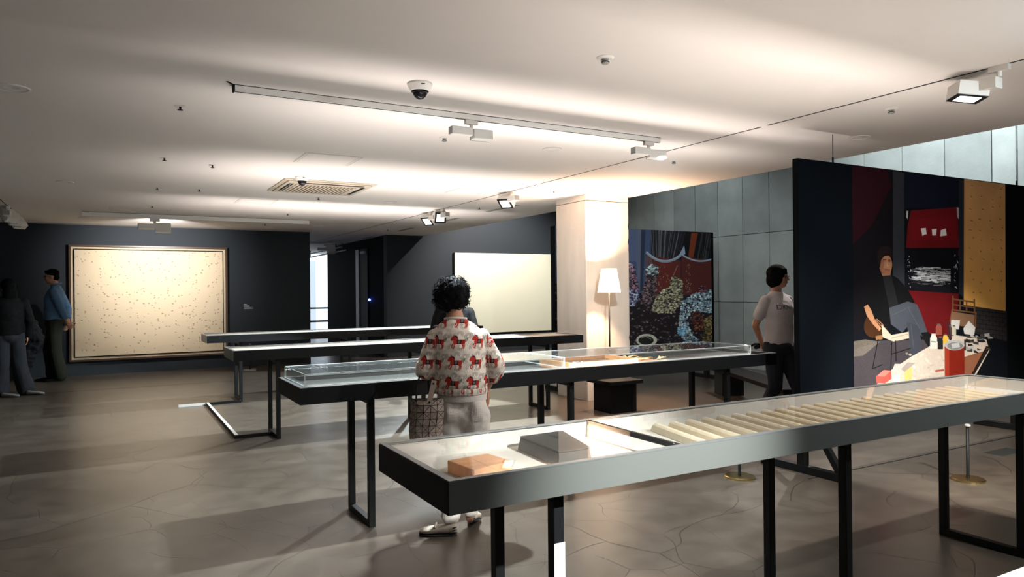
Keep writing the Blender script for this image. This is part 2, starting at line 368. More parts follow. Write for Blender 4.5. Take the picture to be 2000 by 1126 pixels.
# ------------------------------------------------------------------ display cases
def case(name, label, x0, x1, y0, w, fx, zt=.90, h=.10, inner=.80, face='case', endm='case_dark', lining='inner_white', dividers=(), glass=True, rimw=.022):
    t = empty(name, (x0, y0, 0), 0, label, 'display case', 'long narrow display cases set in rows')
    X, Y = x1-x0, w; zb = zt-h; r = rimw
    b = MB().box((0, 0, zb), (X, Y, zb+.012)).box((0, 0, zb+.012), (X, r*.8, zt-.004)).box((0, Y-r*.8, zb+.012), (X, Y, zt-.004))
    b.box((0, r*.8, zb+.012), (r*.8, Y-r*.8, zt-.004)).box((X-r*.8, r*.8, zb+.012), (X, Y-r*.8, zt-.004))
    b.build('case_body', M[face], t)
    rm = MB()
    for a, c in (((0, 0), (X, r)), ((0, Y-r), (X, Y)), ((0, r), (r, Y-r)), ((X-r, r), (X, Y-r))): rm.box((a[0], a[1], zt-.0045), (c[0], c[1], zt))
    rm.build('rim', M['rim'], t)
    l = MB(); zi = zt-inner
    l.box((r, r, zi-.004), (X-r, Y-r, zi))
    for a, c in (((r, r), (X-r, r+.003)), ((r, Y-r-.003), (X-r, Y-r)), ((r, r+.003), (r+.003, Y-r-.003)), ((X-r-.003, r+.003), (X-r, Y-r-.003))): l.box((a[0], a[1], zi), (c[0], c[1], zt-.008))
    l.build('lining', M[lining], t)
    if glass:
        cuts = [r+.001]+[d-x0 for d in dividers]+[X-r-.001]
        for i in range(len(cuts)-1):
            MB().box((cuts[i]+.002, r+.001, zt-.007), (cuts[i+1]-.002, Y-r-.001, zt-.001)).build('glass_top', M['glass'], t)
        for d in dividers: box('glazing_bar', (d-x0-.007, r, zt-.02), (d-x0+.007, Y-r, zt-.0005), M['case_dark'], t)
    # added baffle: black fin, base and lip that shape the band light
    lip = .034+dict((q[2], q[6]) for q in BAND_LIGHTS).get(round(y0, 3), 0)
    ch = MB().box((.03, .0255, zt-.0198), (X-.03, .0262, zt-.0065)).box((.03, .0262, zt-.0075), (X-.03, lip, zt-.0065)).box((.03, .0262, zt-.0198), (X-.03, .036, zt-.0190))
    ch.build('added_light_baffle', M['black_matte'], t)
    for f in fx:
        x = f-x0
        for yy in (.10, Y-.10): MB().box((x-.02, yy-.02, .04), (x+.02, yy+.02, zb-.04)).build('leg', M['steel_black'], t, bevel=.002)
        MB().box((x-.02, .08, zb-.04), (x+.02, Y-.08, zb)).build('crossbar', M['steel_black'], t, bevel=.002)
        MB().box((x-.02, .08, 0), (x+.02, Y-.08, .04)).build('foot_bar', M['steel_black'], t, bevel=.002)
    return t
T0 = case('display_case', 'display case nearest the camera, only its pale lit edge in the lower right corner', 1.2, 5.9, .118, .61, (3.0, 4.5), inner=.07, face='rim', rimw=.05)
T0.children[1].data.materials[0] = M['white_paint']  # white put in for the lit edge of this case
T1 = case('display_case', 'front display case holding a wooden block and a pleated folding book under glass', .85, 4.67, 1.89, .61, (1.28, 2.77, 4.24), inner=.07, dividers=(1.76,))
T2 = case('display_case', 'second display case with clear acrylic covers standing in front of the horse-print visitor', .95, 4.93, 4.18, .61, (1.40, 2.89, 4.45), inner=.03, lining='inner_grey', glass=False, face='case_dark')
T3 = case('display_case', 'third display case with white lined top ending in front of the column', 1.02, 5.08, 7.23, .61, (1.45, 3.0, 4.62), inner=.02, face='case_dark', lining='white_top', glass=False)
T4 = case('display_case', 'farthest display case, its near end standing in front of the large beige painting', 1.09, 5.12, 10.02, .61, (1.52, 3.0, 4.5), inner=.02, face='case_dark', lining='white_top', glass=False)
for T in (T3, T4):                                     # end panel in the grey rim metal
    for o in T.children:
        if o.name.startswith('case_body'): pass
    box('end_overlay', (-.004, 0, .80), (-.0005, .61, .899), M['rim'], T)
box('end_overlay', (-.003, .0, .80), (-.0003, .61, .895), M['case_dark'], T1)  # black end laid on the grey case for its unlit side
# pale face added on the near leg for the light on its lower half
box('lit_leg_face', (.409, .0775, .30), (.451, .0795, .62), M['white_paint'], T1)['label'] = 'pale face for the light on the lower half of the near leg'

# acrylic covers on the second case
def cover(x0, x1, y0, y1, z0, z1, label):
    t = empty('acrylic_cover', (x0, y0, z0), 0, label, 'cover', 'clear acrylic covers on the second display case')
    X, Y, Z = x1-x0, y1-y0, z1-z0; e = .004
    box('top_sheet', (0, 0, Z-e), (X, Y, Z), M['acrylic'], t)
    for a, b in (((0, 0), (X, e)), ((0, Y-e), (X, Y)), ((0, e), (e, Y-e)), ((X-e, e), (X, Y-e))): box('side_sheet', (a[0], a[1], 0), (b[0], b[1], Z-e-.0005), M['acrylic'], t)
    g = MB()
    for p, q in (((0, 0, Z), (X, 0, Z)), ((0, Y, Z), (X, Y, Z)), ((0, 0, Z), (0, Y, Z)), ((X, 0, Z), (X, Y, Z)), ((0, 0, 0), (X, 0, 0)), ((0, 0, 0), (0, Y, 0)), ((X, 0, 0), (X, Y, 0)), ((0, 0, 0), (0, 0, Z)), ((X, 0, 0), (X, 0, Z)), ((0, Y, 0), (0, Y, Z)), ((X, Y, 0), (X, Y, Z))):
        g.bar(p, q, .0035)
    g.build('polished_edges', M['acrylic_edge'], t)
cover(.985, 2.79, 4.215, 4.755, .9002, .972, 'long clear acrylic cover on the left half of the second case')
cover(2.80, 4.66, 4.215, 4.755, .9002, .972, 'clear acrylic cover over the wooden tray on the right half of the second case')

# contents of the front case
zi = .8305
def quadbox(name, top, zt, zb, m, parent=None, grow=0, bevel=.002):
    c = sum((Vector((p[0], p[1], 0)) for p in top), Vector())/4
    b = MB(); n = [Vector((p[0], p[1], zt)) for p in top]; l = [c+(Vector((p[0], p[1], 0))-c)*(1+grow)+Vector((0, 0, zb)) for p in top]
    b.add(n+l, [(0, 1, 2, 3), (7, 6, 5, 4), (0, 4, 5, 1), (1, 5, 6, 2), (2, 6, 7, 3), (3, 7, 4, 0)])
    return b.build(name, m, parent, bevel=bevel)
tag(quadbox('wooden_block', ((1.00, 2.235), (1.02, 2.070), (1.185, 2.112), (1.165, 2.258)), .872, zi, M['pine']), 'flat pale wooden block lying in the left end of the front display case', 'block')
gb = empty('dark_book_box', (1.5, 2.3, zi), 0, 'dark grey slope-sided book box in the left compartment of the front case', 'box')
tp = [pz(*p, .882) for p in ((1016, 852), (1091, 882), (1152, 873), (1099, 841))]
tp = [(p.x-1.5, p.y-2.3) for p in tp]
o = quadbox('box_body', tp, .878-zi, .0, M['charcoal_b'], gb, grow=.08)
o = quadbox('lid', [(x*1.0, y*1.0) for x, y in tp], .884-zi, .8785-zi, M['charcoal'], gb, bevel=.001)
# pleated folding book
bk = empty('folding_book', (1.93, 1.925, zi), 0, 'long cream accordion-folded book lying open in the front display case', 'book')
n = 24; L_ = 2.30; pl = MB(); sec = []
for k in range(n):
    a = k*L_/n; w_ = L_/n
    for t in range(8): u = t/8; sec.append((a+u*w_, .010+.034*(math.sin(u**.8*PI)**.7)*(1-.5*u)))
sec.append((L_, .012))
top = [Vector((x, 0, z)) for x, z in sec]; m_ = len(sec)
vs = [Vector((x+.0, 0, z)) for x, z in sec]+[Vector((x+.10, .47, z)) for x, z in sec]+[Vector((x, 0, z-.004)) for x, z in sec]+[Vector((x+.10, .47, z-.004)) for x, z in sec]
fs = []
for i in range(m_-1): fs += [(i, i+1, m_+i+1, m_+i), (2*m_+i, 3*m_+i, 3*m_+i+1, 2*m_+i+1), (i, 2*m_+i, 2*m_+i+1, i+1), (m_+i, m_+i+1, 3*m_+i+1, 3*m_+i)]
fs += [(0, m_, 3*m_, 2*m_), (m_-1, 3*m_-1, 4*m_-1, 2*m_-1)]
M['paper'] = mat('cream_paper', (.70, .60, .44), .8, var=(5, .05))
pl.add(vs, fs).build('pages', M['paper'], bk, smooth=False)
box('cover_board', (-.02, .0, 0), (L_+.12, .475, .006), M['inner_white'], bk)
for i, (px, py) in enumerate(((1822, 762), (1895, 769))):
    p = pz(px, py, .84)
    tag(MB().box((p.x-.02, min(p.y, 2.44)-.02, zi), (p.x+.02, min(p.y, 2.44)+.0, zi+.014)).build('page_weight', M['white'], bevel=.002), ('small white block behind the far end of the folding book', 'small pale block at the right end of the front case')[i], 'weight')

# contents of the second case: framed tray and a heap of dry sticks
zf = .8705
tr = empty('wooden_tray', (2.86, 4.235, zf), 0, 'shallow orange wood tray with dark specimen sheet in the second case', 'tray')
for a, b in (((0, 0), (.62, .02)), ((0, .40), (.62, .42)), ((0, .02), (.02, .40)), ((.60, .02), (.62, .40))): box('tray_side', (*a, 0), (*b, .058), M['frame_wood'], tr, bevel=.002)
box('specimen_sheet', (.02, .02, 0), (.60, .40, .030), mat('dark_sheet', (.05, .04, .035), .25, spec=.8), tr)
sp = MB()
for i in range(16):
    x, y = random.uniform(.06, .28), random.uniform(.05, .36); sp.ell((x, y, .032), (random.uniform(.008, .02), random.uniform(.006, .014), .003), 8)
sp.build('pale_specimens', M['inner_white'], tr)['kind'] = 'stuff'
M['husk'] = mat('dry_husk', (.50, .36, .17), .7, var=(30, .3))
for i in range(22):
    a = random.uniform(-.5, .5)+(0 if i % 3 else 1.2); c = Vector((3.50+random.uniform(0, .30), 4.27+random.uniform(0, .34), zf+.012+.032*random.random()))
    L2 = random.uniform(.05, .11); d = Vector((math.cos(a), math.sin(a), random.uniform(-.1, .22)))*L2/2; bend = Vector((0, 0, .015*random.random()))
    s = MB().tube([c-d, c-d*.3+bend, c+d*.4+bend, c+d], [.003, .009, .007, .002], 6, flat=.5).build('dry_stick', M['husk'], smooth=True)
    tag(s, 'curled dry stick in the heap beside the wooden tray in the second case', 'stick', 'dry sticks heaped in the second case')
tag(MB().box((3.48, 4.24, zf), (3.86, 4.68, zf+.006)).build('stick_mat', M['frame_wood']), 'thin wooden board under the heap of dry sticks', 'board')

# ------------------------------------------------------------------ low black floor frame at the end of the third case
fb = empty('floor_barrier', (1.11, 7.56, 0), 0, 'low black floor frame with a pale strip beside the case legs', 'barrier')
box('side_rail', (0, 0, 0), (.36, .03, .03), M['steel_black'], fb, bevel=.002)
box('side_rail', (0, 2.46, 0), (.40, 2.49, .03), M['steel_black'], fb, bevel=.002)
MB().box((-.035, 0, 0), (.005, 2.49, .028)).build('end_rail', M['steel_black'], fb, bevel=.002)
box('light_strip', (-.032, .03, .0282), (-.002, 2.46, .034), M['white'], fb)['label'] = 'pale strip on top of the end rail'
box('light_strip', (-.36, 2.46, 0), (-.04, 2.50, .03), M['white'], fb)

# stools and bench behind the second case
st = empty('low_stool', (5.08, 6.67, 0), 0, 'black box stool with an overhanging top beside the column', 'stool')
MB().box((0, 0, 0), (.37, .36, .335)).build('pedestal', M['black_matte'], st, bevel=.004)
MB().box((-.06, -.05, .336), (.43, .42, .38)).build('top_board', M['black_matte'], st, bevel=.004)
MB().box((.30, -.004, .0), (.315, .0, .335)).build('edge_trim', M['black_matte'], st)
bn = empty('bench', (6.95, 6.2, 0), -.34+PI/2+.68, 'long low black bench behind the legs of the walking visitor', 'bench')
bn.rotation_euler = (0, 0, math.atan2(7.05-5.05, 7.35-6.35))
MB().box((-1.15, -.17, .31), (1.15, .17, .36)).build('seat_board', M['black_matte'], bn, bevel=.004)
MB().box((.80, -.15, 0), (1.12, .15, .309)).build('leg_block', M['case_dark'], bn, bevel=.004)
MB().box((-1.12, -.15, 0), (-.80, .15, .309)).build('leg_block', M['case_dark'], bn, bevel=.004)

# stanchions
def stanchion(x, y, label, h=.5):
    t = empty('stanchion', (x, y, 0), 0, label, 'stanchion', 'low museum stanchions')
    MB().lathe([(.0, 0), (.115, 0), (.115, .012), (.105, .018), (.0, .018)], 28).build('base', M['brass'] if y < 8 else M['grey_paint'], t, smooth=False)
    MB().lathe([(0, .018), (.013, .018), (.011, .03), (.011, h-.02), (0, h-.02)], 12).build('pole', M['steel_black'], t, smooth=True)
    MB().lathe([(0, h-.02), (.02, h-.02), (.022, h-.008), (.012, h), (0, h)], 14).build('cap', M['grey_paint'], t, smooth=True)
stanchion(5.58, 2.98, 'low stanchion with brass disc base seen under the right end of the front case', .42)
stanchion(4.20, 3.92, 'low stanchion base behind the legs of the front case, half hidden', .42)
stanchion(2.28, 14.1, 'low thin stanchion standing in front of the beige painting')

# floor lamp beside the column
fl_ = empty('floor_lamp', (5.52, 7.28, 0), 0, 'lit floor lamp with a white tapered shade against the concrete column', 'floor lamp')
MB().lathe([(0, 0), (.13, 0), (.13, .012), (.02, .022), (0, .022)], 32).build('base', M['grey_paint'], fl_, smooth=False)
MB().lathe([(0, .022), (.010, .022), (.010, 1.50), (0, 1.50)], 12).build('pole', M['black_matte'], fl_, smooth=True)
sh = MB(); s0, s1, zb_, zt_ = .148, .098, 1.415, 1.715
rg = [[Vector((r*math.cos(2*PI*i/40), r*math.sin(2*PI*i/40), z)) for i in range(40)] for r, z in ((s0, zb_), (s1, zt_), (s1-.002, zt_), (s0-.002, zb_), (s0, zb_))]
sh.loft(rg, cap=False)
M['shade'] = mat('lit_shade', (.9, .82, .68), .8, emit=(1.0, .84, .62), es=1.35)
sh.build('lamp_shade', M['shade'], fl_, smooth=True)
MB().ell((0, 0, 1.56), (.03, .03, .045), 14).build('bulb', mat('bulb_glow', (1, .9, .8), emit=(1, .75, .5), es=20), fl_, smooth=True)
l = bpy.data.lights.new('bulb_light', 'POINT'); l.energy = LAMP_W; l.color = (1.0, .66, .42); l.shadow_soft_size = .045
lo = bpy.data.objects.new('bulb_light', l); COL.objects.link(lo); lo.location = (5.52, 7.28, 1.63)
# ------------------------------------------------------------------ numpy drawing board for the flat prints
class Cv:
    def __init__(s, w, h, col, T=None):
        s.w, s.h = w, h; s.a = np.ones((h, w, 3), np.float32)*np.array(col, np.float32); s.T = T or (lambda x, y: (x, y))
        s.yy, s.xx = np.mgrid[0:h, 0:w].astype(np.float32)
        s.rng = np.random.RandomState(5)
    def P(s, pts): return [s.T(*p) for p in pts]
    def mask(s, pts, soft=1.):
        p = np.array(s.P(pts)); x0, y0 = np.maximum(np.floor(p.min(0)-3).astype(int), 0); x1 = min(int(p[:, 0].max())+4, s.w); y1 = min(int(p[:, 1].max())+4, s.h)
        if x1 <= x0 or y1 <= y0: return None
        X = s.xx[y0:y1, x0:x1]; Y = s.yy[y0:y1, x0:x1]; acc = np.zeros(X.shape, np.float32)
        for ox, oy in ((.1, .3), (.6, .1), (.35, .7), (.85, .6)):
            ins = np.zeros(X.shape, bool)
            for i in range(len(p)):
                (xa, ya), (xb, yb) = p[i-1], p[i]
                if ya == yb: continue
                c = ((ya > Y+oy) != (yb > Y+oy)) & (X+ox < (xb-xa)*(Y+oy-ya)/(yb-ya)+xa); ins ^= c
            acc += ins*.25
        return (y0, y1, x0, x1, acc)
    def poly(s, pts, col, a=1., noise_=0.):
        m = s.mask(pts)
        if m is None: return
        y0, y1, x0, x1, k = m; c = np.ones(k.shape+(3,), np.float32)*np.array(col, np.float32)
        if noise_: c = c*(1+noise_*(s.rng.rand(*k.shape)[..., None]-.5)*2)
        k = (k*a)[..., None]; s.a[y0:y1, x0:x1] = s.a[y0:y1, x0:x1]*(1-k)+c*k
    def ell(s, c, r, col, a=1., rot=0, n=22, noise_=0.):
        s.poly([(c[0]+r[0]*math.cos(t)*math.cos(rot)-r[1]*math.sin(t)*math.sin(rot), c[1]+r[0]*math.cos(t)*math.sin(rot)+r[1]*math.sin(t)*math.cos(rot)) for t in [2*PI*i/n for i in range(n)]], col, a, noise_)
    def line(s, pts, w, col, a=1.):
        for i in range(len(pts)-1):
            (xa, ya), (xb, yb) = pts[i], pts[i+1]; L = math.hypot(xb-xa, yb-ya) or 1; nx, ny = -(yb-ya)/L*w/2, (xb-xa)/L*w/2
            s.poly([(xa+nx, ya+ny), (xb+nx, yb+ny), (xb-nx, yb-ny), (xa-nx, ya-ny)], col, a)
    def noise(s, sc, seed=0):
        r = np.random.RandomState(seed); out = np.zeros((s.h, s.w), np.float32); amp = 1.
        for o in range(4):
            n = int(s.w/sc)+3; m = int(s.h/sc)+3; g = r.rand(m, n).astype(np.float32); x = s.xx/sc; y = s.yy/sc
            xi = x.astype(int); yi = y.astype(int); fx = x-xi; fy = y-yi; fx = fx*fx*(3-2*fx); fy = fy*fy*(3-2*fy)
            out += amp*((g[yi, xi]*(1-fx)+g[yi, xi+1]*fx)*(1-fy)+(g[yi+1, xi]*(1-fx)+g[yi+1, xi+1]*fx)*fy); amp *= .5; sc = max(sc/2, 1.01)
        return out/1.875
def slab(name, x0, x1, y0, y1, z0, z1, m_side, m_front, parent=None):
    """upright board whose front (facing -Y) carries a UV-mapped picture"""
    b = MB(); b.box((x0, y0, z0), (x1, y1, z1)); o = b.build(name, m_side, parent)
    f = MB().add([(x0, y0-.0015, z0), (x1, y0-.0015, z0), (x1, y0-.0015, z1), (x0, y0-.0015, z1)], [(0, 1, 2, 3)], [[(0, 0), (1, 0), (1, 1), (0, 1)]])
    return o, f

# ---- the big mural on the free-standing panel
YA = 3.76; XA0, XA1 = 5.364, 7.765; ZA0, ZA1 = .30, 2.465
QX = 1000; QY = int(QX*(ZA1-ZA0)/(XA1-XA0))
def TA(x, y):
    p = pY(1540+x/2.346, 300+y/2.346, YA); return ((p.x-XA0)/(XA1-XA0)*QX, (p.z-ZA0)/(ZA1-ZA0)*QY)
c = Cv(QX, QY, (.006, .007, .010), TA)
nz = c.noise(90, 1)
c.poly([(290, 55), (530, 80), (530, 600), (420, 640), (290, 860)], (.008, .007, .009))
c.poly([(290, 55), (450, 70), (470, 150), (380, 330), (290, 420)], (.028, .006, .010), .8)
c.poly([(478, 80), (528, 86), (532, 640), (478, 560)], (.030, .034, .042), 1, .3)
c.poly([(530, 86), (800, 118), (800, 250), (530, 250)], (.008, .011, .022))
c.poly([(290, 900), (420, 855), (640, 850), (700, 900), (700, 1160), (290, 1160)], (.060, .052, .060), 1, .25)
c.poly([(290, 860), (350, 850), (420, 860), (340, 925), (290, 930)], (.20, .17, .14), .6, .4)
# red canvas
c.poly([(535, 625), (780, 640), (770, 760), (720, 860), (600, 800), (560, 720)], (.12, .008, .010), 1, .15)
c.poly([(560, 260), (775, 245), (782, 470), (538, 430), (545, 330)], (.14, .009, .012), 1, .12)
c.poly([(560, 300), (760, 290), (770, 400), (560, 395)], (.18, .010, .014), .7, .12)
for q in ([(606, 342), (628, 340), (632, 368), (612, 376)], [(656, 346), (678, 344), (676, 374), (658, 374)], [(697, 350), (720, 342), (724, 374), (695, 378)]): c.poly(q, (.80, .78, .78), 1, .2)
c.poly([(532, 432), (780, 430), (776, 470), (745, 470), (776, 640), (532, 620)], (.007, .007, .010))
rr = random.Random(3)
for i in range(190):
    x = rr.uniform(560, 730); t = rr.gauss(0, 1); y = 560+t*18+(x-640)*.03; L2 = rr.uniform(8, 50)
    if y < 515 or y > 605: continue
    v = rr.uniform(.15, .85); c.line([(x, y), (min(x+L2, 742), y+rr.uniform(-3, 5))], rr.uniform(1, 4.5), (v*.88, v*.93, v), .9)
for i in range(26): x = rr.choice((553, 765))+rr.uniform(-8, 8); y = rr.uniform(455, 610); c.line([(x, y), (x+rr.uniform(-8, 8), y+rr.uniform(-2, 14))], 3, (.5, .55, .6), .8)
c.poly([(560, 575), (740, 600), (740, 640), (560, 620)], (.01, .01, .014), .8)
c.poly([(540, 262), (548, 262), (545, 300), (538, 290)], (.5, .5, .5)); c.poly([(770, 246), (784, 248), (780, 300), (772, 290)], (.5, .48, .5), .8)
# brick and the ochre hanging
c.poly([(780, 115), (806, 118), (806, 660), (780, 640)], (.020, .024, .032))
c.poly([(850, 700), (1000, 720), (1000, 860), (850, 820)], (.030, .028, .028))
for k in range(8): c.line([(852, 716+k*20), (992, 734+k*20)], 2, (.008, .008, .009))
for k in range(8):
    for j in range(5): x = 860+j*30+(k % 2)*15; c.line([(x, 716+k*20), (x, 736+k*20)], 2, (.008, .008, .009))
p0 = [(804, 116), (992, 140), (994, 720), (802, 692)]; m_ = c.mask(p0); y0, y1, x0, x1, k = m_
g = np.clip((c.yy[y0:y1, x0:x1]-y0)/(y1-y0), 0, 1)[..., None]; cc = np.array((.75, .40, .10))*(1-g)+np.array((.55, .30, .13))*g
c.a[y0:y1, x0:x1] = c.a[y0:y1, x0:x1]*(1-k[..., None])+cc*k[..., None]
for r_ in range(11):
    for q in range(4):
        x = 838+q*46+rr.uniform(-9, 9); y = 155+r_*48+rr.uniform(-10, 10); c.ell((x, y), (rr.uniform(4, 8), rr.uniform(2, 4)), (.16, .08, .03), .7, rr.uniform(0, 2)); c.ell((x-1, y+4), (6, 2), (.7, .48, .22), .6)
# seated man: shell chair, jacket, head, trousers
c.ell((400, 780), (52, 66), (.055, .022, .010), 1, .5, 24, .2)
c.poly([(345, 700), (365, 650), (400, 560), (440, 540), (500, 570), (545, 620), (578, 680), (560, 690), (470, 720), (470, 790), (420, 800), (380, 770)], (.007, .007, .008))
c.ell((446, 506), (28, 46), (.42, .20, .11), 1, -.05); c.ell((428, 505), (9, 30), (.26, .11, .06), .8)
c.poly([(415, 520), (430, 560), (466, 558), (470, 530)], (.30, .13, .07))
c.poly([(409, 505), (404, 470), (408, 445), (426, 424), (458, 421), (474, 436), (475, 480), (469, 472), (455, 466), (436, 470), (424, 486), (420, 512)], (.016, .011, .010))
c.line([(432, 486), (448, 484)], 4, (.06, .02, .015)); c.line([(456, 486), (468, 488)], 4, (.06, .02, .015)); c.line([(430, 492), (446, 492)], 3, (.10, .04, .03)); c.line([(456, 494), (467, 495)], 3, (.10, .04, .03))
c.poly([(450, 495), (460, 515), (448, 517)], (.52, .28, .17)); c.line([(440, 530), (461, 532)], 3.4, (.25, .07, .06)); c.poly([(418, 500), (428, 540), (440, 552), (424, 545)], (.20, .08, .05), .7)
c.poly([(430, 560), (470, 556), (505, 700), (462, 710)], (.016, .016, .018))
c.poly([(460, 706), (545, 676), (588, 690), (610, 740), (640, 830), (612, 838), (560, 775), (520, 820), (468, 780)], (.060, .066, .085), 1, .12)
c.poly([(540, 770), (602, 790), (608, 900), (580, 925), (556, 905), (548, 830)], (.048, .054, .070), 1, .12)
c.line([(545, 700), (600, 800)], 3, (.10, .11, .14), .6); c.line([(470, 740), (560, 700)], 3, (.10, .11, .14), .5); c.line([(560, 780), (572, 890)], 3, (.09, .10, .12), .6)
c.poly([(606, 820), (640, 815), (660, 860), (640, 885), (618, 850)], (.010, .010, .012))
c.poly([(345, 700), (362, 690), (378, 715), (395, 760), (425, 800), (415, 812), (385, 780), (358, 742)], (.45, .22, .12))
for k in range(4): c.line([(385+k*6, 762-k*2), (412+k*8, 805-k*6)], 3.4, (.40, .19, .10))
c.poly([(425, 780), (470, 830), (550, 815), (552, 845), (480, 860), (430, 840)], (.55, .48, .38), 1, .2); c.line([(470, 845), (548, 825)], 3, (.3, .25, .18))
c.poly([(398, 835), (430, 830), (430, 850), (400, 852)], (.30, .15, .06))
for q in ([(410, 850), (384, 985)], [(472, 860), (468, 1000)], [(490, 855), (492, 950)], [(384, 985), (430, 965)], [(470, 918), (560, 890)]): c.line(q, 4, (.012, .012, .012))
# chair, work table and its clutter
for q in ([(752, 650), (752, 715)], [(850, 665), (852, 730)], [(752, 665), (850, 680)], [(752, 690), (850, 705)], [(785, 668), (785, 715)], [(815, 672), (815, 718)], [(740, 770), (750, 710)], [(750, 715), (858, 728)], [(858, 725), (855, 800)]): c.line(q, 7, (.16, .075, .035))
c.poly([(748, 722), (852, 738), (850, 800), (740, 780)], (.22, .12, .07), 1, .15)
c.poly([(640, 885), (700, 850), (760, 830), (905, 850), (920, 900), (860, 1010), (800, 1030), (400, 1062), (440, 1010), (560, 930)], (.62, .52, .44), 1, .2)
c.poly([(805, 930), (905, 900), (845, 1010), (800, 1012)], (.28, .11, .06), 1, .3)
c.poly([(905, 880), (925, 885), (850, 1012), (838, 1008)], (.02, .015, .013))
for i in range(60): x = rr.uniform(540, 720); y = rr.uniform(910, 1030); v = rr.uniform(.35, .8); c.ell((x, y), (rr.uniform(4, 16), rr.uniform(2, 7)), (v, v*.9, v*.8), .5, rr.uniform(0, 3))
for i in range(26): x = rr.uniform(800, 915); y = rr.uniform(815, 900); v = rr.choice((.02, .05, .35, .5)); c.poly([(x, y), (x+rr.uniform(8, 34), y+rr.uniform(-4, 6)), (x+26, y+rr.uniform(8, 18)), (x+2, y+12)], (v, v*.95, v*.9))
c.poly([(745, 760), (785, 762), (780, 805), (742, 800)], (.6, .58, .55)); c.poly([(800, 800), (825, 765), (855, 795), (850, 830), (805, 825)], (.66, .64, .62), 1, .3)
def jar(x, y, w, h, col, top=(.1, .1, .1)): c.poly([(x-w/2, y), (x+w/2, y), (x+w/2, y-h*.8), (x+w*.3, y-h), (x-w*.3, y-h), (x-w/2, y-h*.8)], col, 1, .15); c.poly([(x-w*.3, y-h*.97), (x+w*.3, y-h*.97), (x+w*.3, y-h*1.12), (x-w*.3, y-h*1.12)], top)
jar(664, 893, 32, 62, (.7, .68, .62), (.6, .6, .58)); c.line([(652, 860), (676, 862)], 5, (.2, .25, .2)); jar(695, 895, 24, 52, (.02, .02, .02)); jar(718, 870, 22, 40, (.75, .45, .06)); jar(688, 830, 28, 46, (.28, .07, .05)); jar(757, 830, 20, 40, (.55, .5, .4)); jar(740, 850, 16, 60, (.10, .05, .04))
c.line([(728, 770), (742, 860)], 9, (.04, .02, .03)); c.line([(808, 850), (808, 900)], 8, (.03, .03, .03))
c.poly([(714, 878), (805, 880), (806, 1010), (790, 1022), (715, 1018)], (.22, .018, .010)); c.poly([(714, 878), (735, 880), (736, 1020), (715, 1018)], (.34, .04, .02)); c.ell((760, 876), (46, 24), (.45, .43, .42)); c.ell((762, 880), (36, 17), (.22, .22, .22)); c.poly([(745, 870), (780, 865), (785, 885), (750, 892)], (.6, .6, .6), .8)
c.poly([(400, 1020), (435, 990), (468, 992), (472, 1030), (440, 1052), (402, 1050)], (.55, .10, .08), 1, .15); c.poly([(404, 1018), (436, 990), (468, 994), (440, 1020)], (.68, .22, .18))
c.poly([(475, 990), (486, 962), (522, 962), (520, 1010), (476, 1020)], (.60, .52, .48), 1, .1); c.poly([(476, 1015), (508, 1014), (508, 1044), (476, 1045)], (.72, .66, .66)); c.poly([(530, 985), (545, 972), (565, 978), (564, 1035), (531, 1038)], (.75, .52, .18)); c.poly([(515, 985), (545, 955), (580, 958), (560, 975), (530, 1000)], (.35, .30, .28), .9); c.line([(672, 995), (712, 990)], 9, (.4, .08, .06))
c.a *= (.86+.28*nz)[..., None]
pa = empty('mural_panel', (0, 0, 0), 0, 'large black free-standing panel with a photo print of a seated painter in his studio', 'panel')
PAX0, PAX1 = 4.70, 8.5
o, f = slab('board', PAX0, PAX1, YA, YA+.05, ZA0, ZA1, M['wall_black'], None, pa)
M['mural_edge'] = mat('matte_navy_print', (.004, .006, .009), .8, spec=.03)
box('blank_print_field', (PAX0+.003, YA-.0015, ZA0), (XA0-.0005, YA-.0002, ZA1), M['mural_edge'], pa)
f = MB().add([(XA0, YA-.002, ZA0), (XA1, YA-.002, ZA0), (XA1, YA-.002, ZA1), (XA0, YA-.002, ZA1)], [(0, 1, 2, 3)], [[(0, 0), (1, 0), (1, 1), (0, 1)]])
f.build('photo_print', image_mat('mural_picture', c.a*1.0, .7, spec=.04), pa)
for x in (4.74, 7.93):
    MB().box((x-.035, YA-.36, 0), (x+.025, YA+.40, .06)).build('foot', M['steel_black'], pa, bevel=.002)
    MB().box((x-.03, YA-.02, .06), (x+.03, YA+.045, ZA0)).build('post', M['steel_black'], pa)
    MB().bar((x-.005, YA-.33, .05), (x-.005, YA-.03, ZA0+.20), .045).build('brace', M['steel_black'], pa)
    MB().bar((x-.005, YA+.37, .05), (x-.005, YA+.06, ZA0+.20), .045).build('brace', M['steel_black'], pa)
for x in (5.16, 8.03): MB().tube([(x, YA+.025, ZA1), (x, YA+.025, ZC if x < 6.2 else 5.1)], .003, 6).tube([(x, YA+.025, ZA1), (x, YA+.025, ZA1+.05)], .008, 8).build('hanging_wire', M['steel_black'], pa)

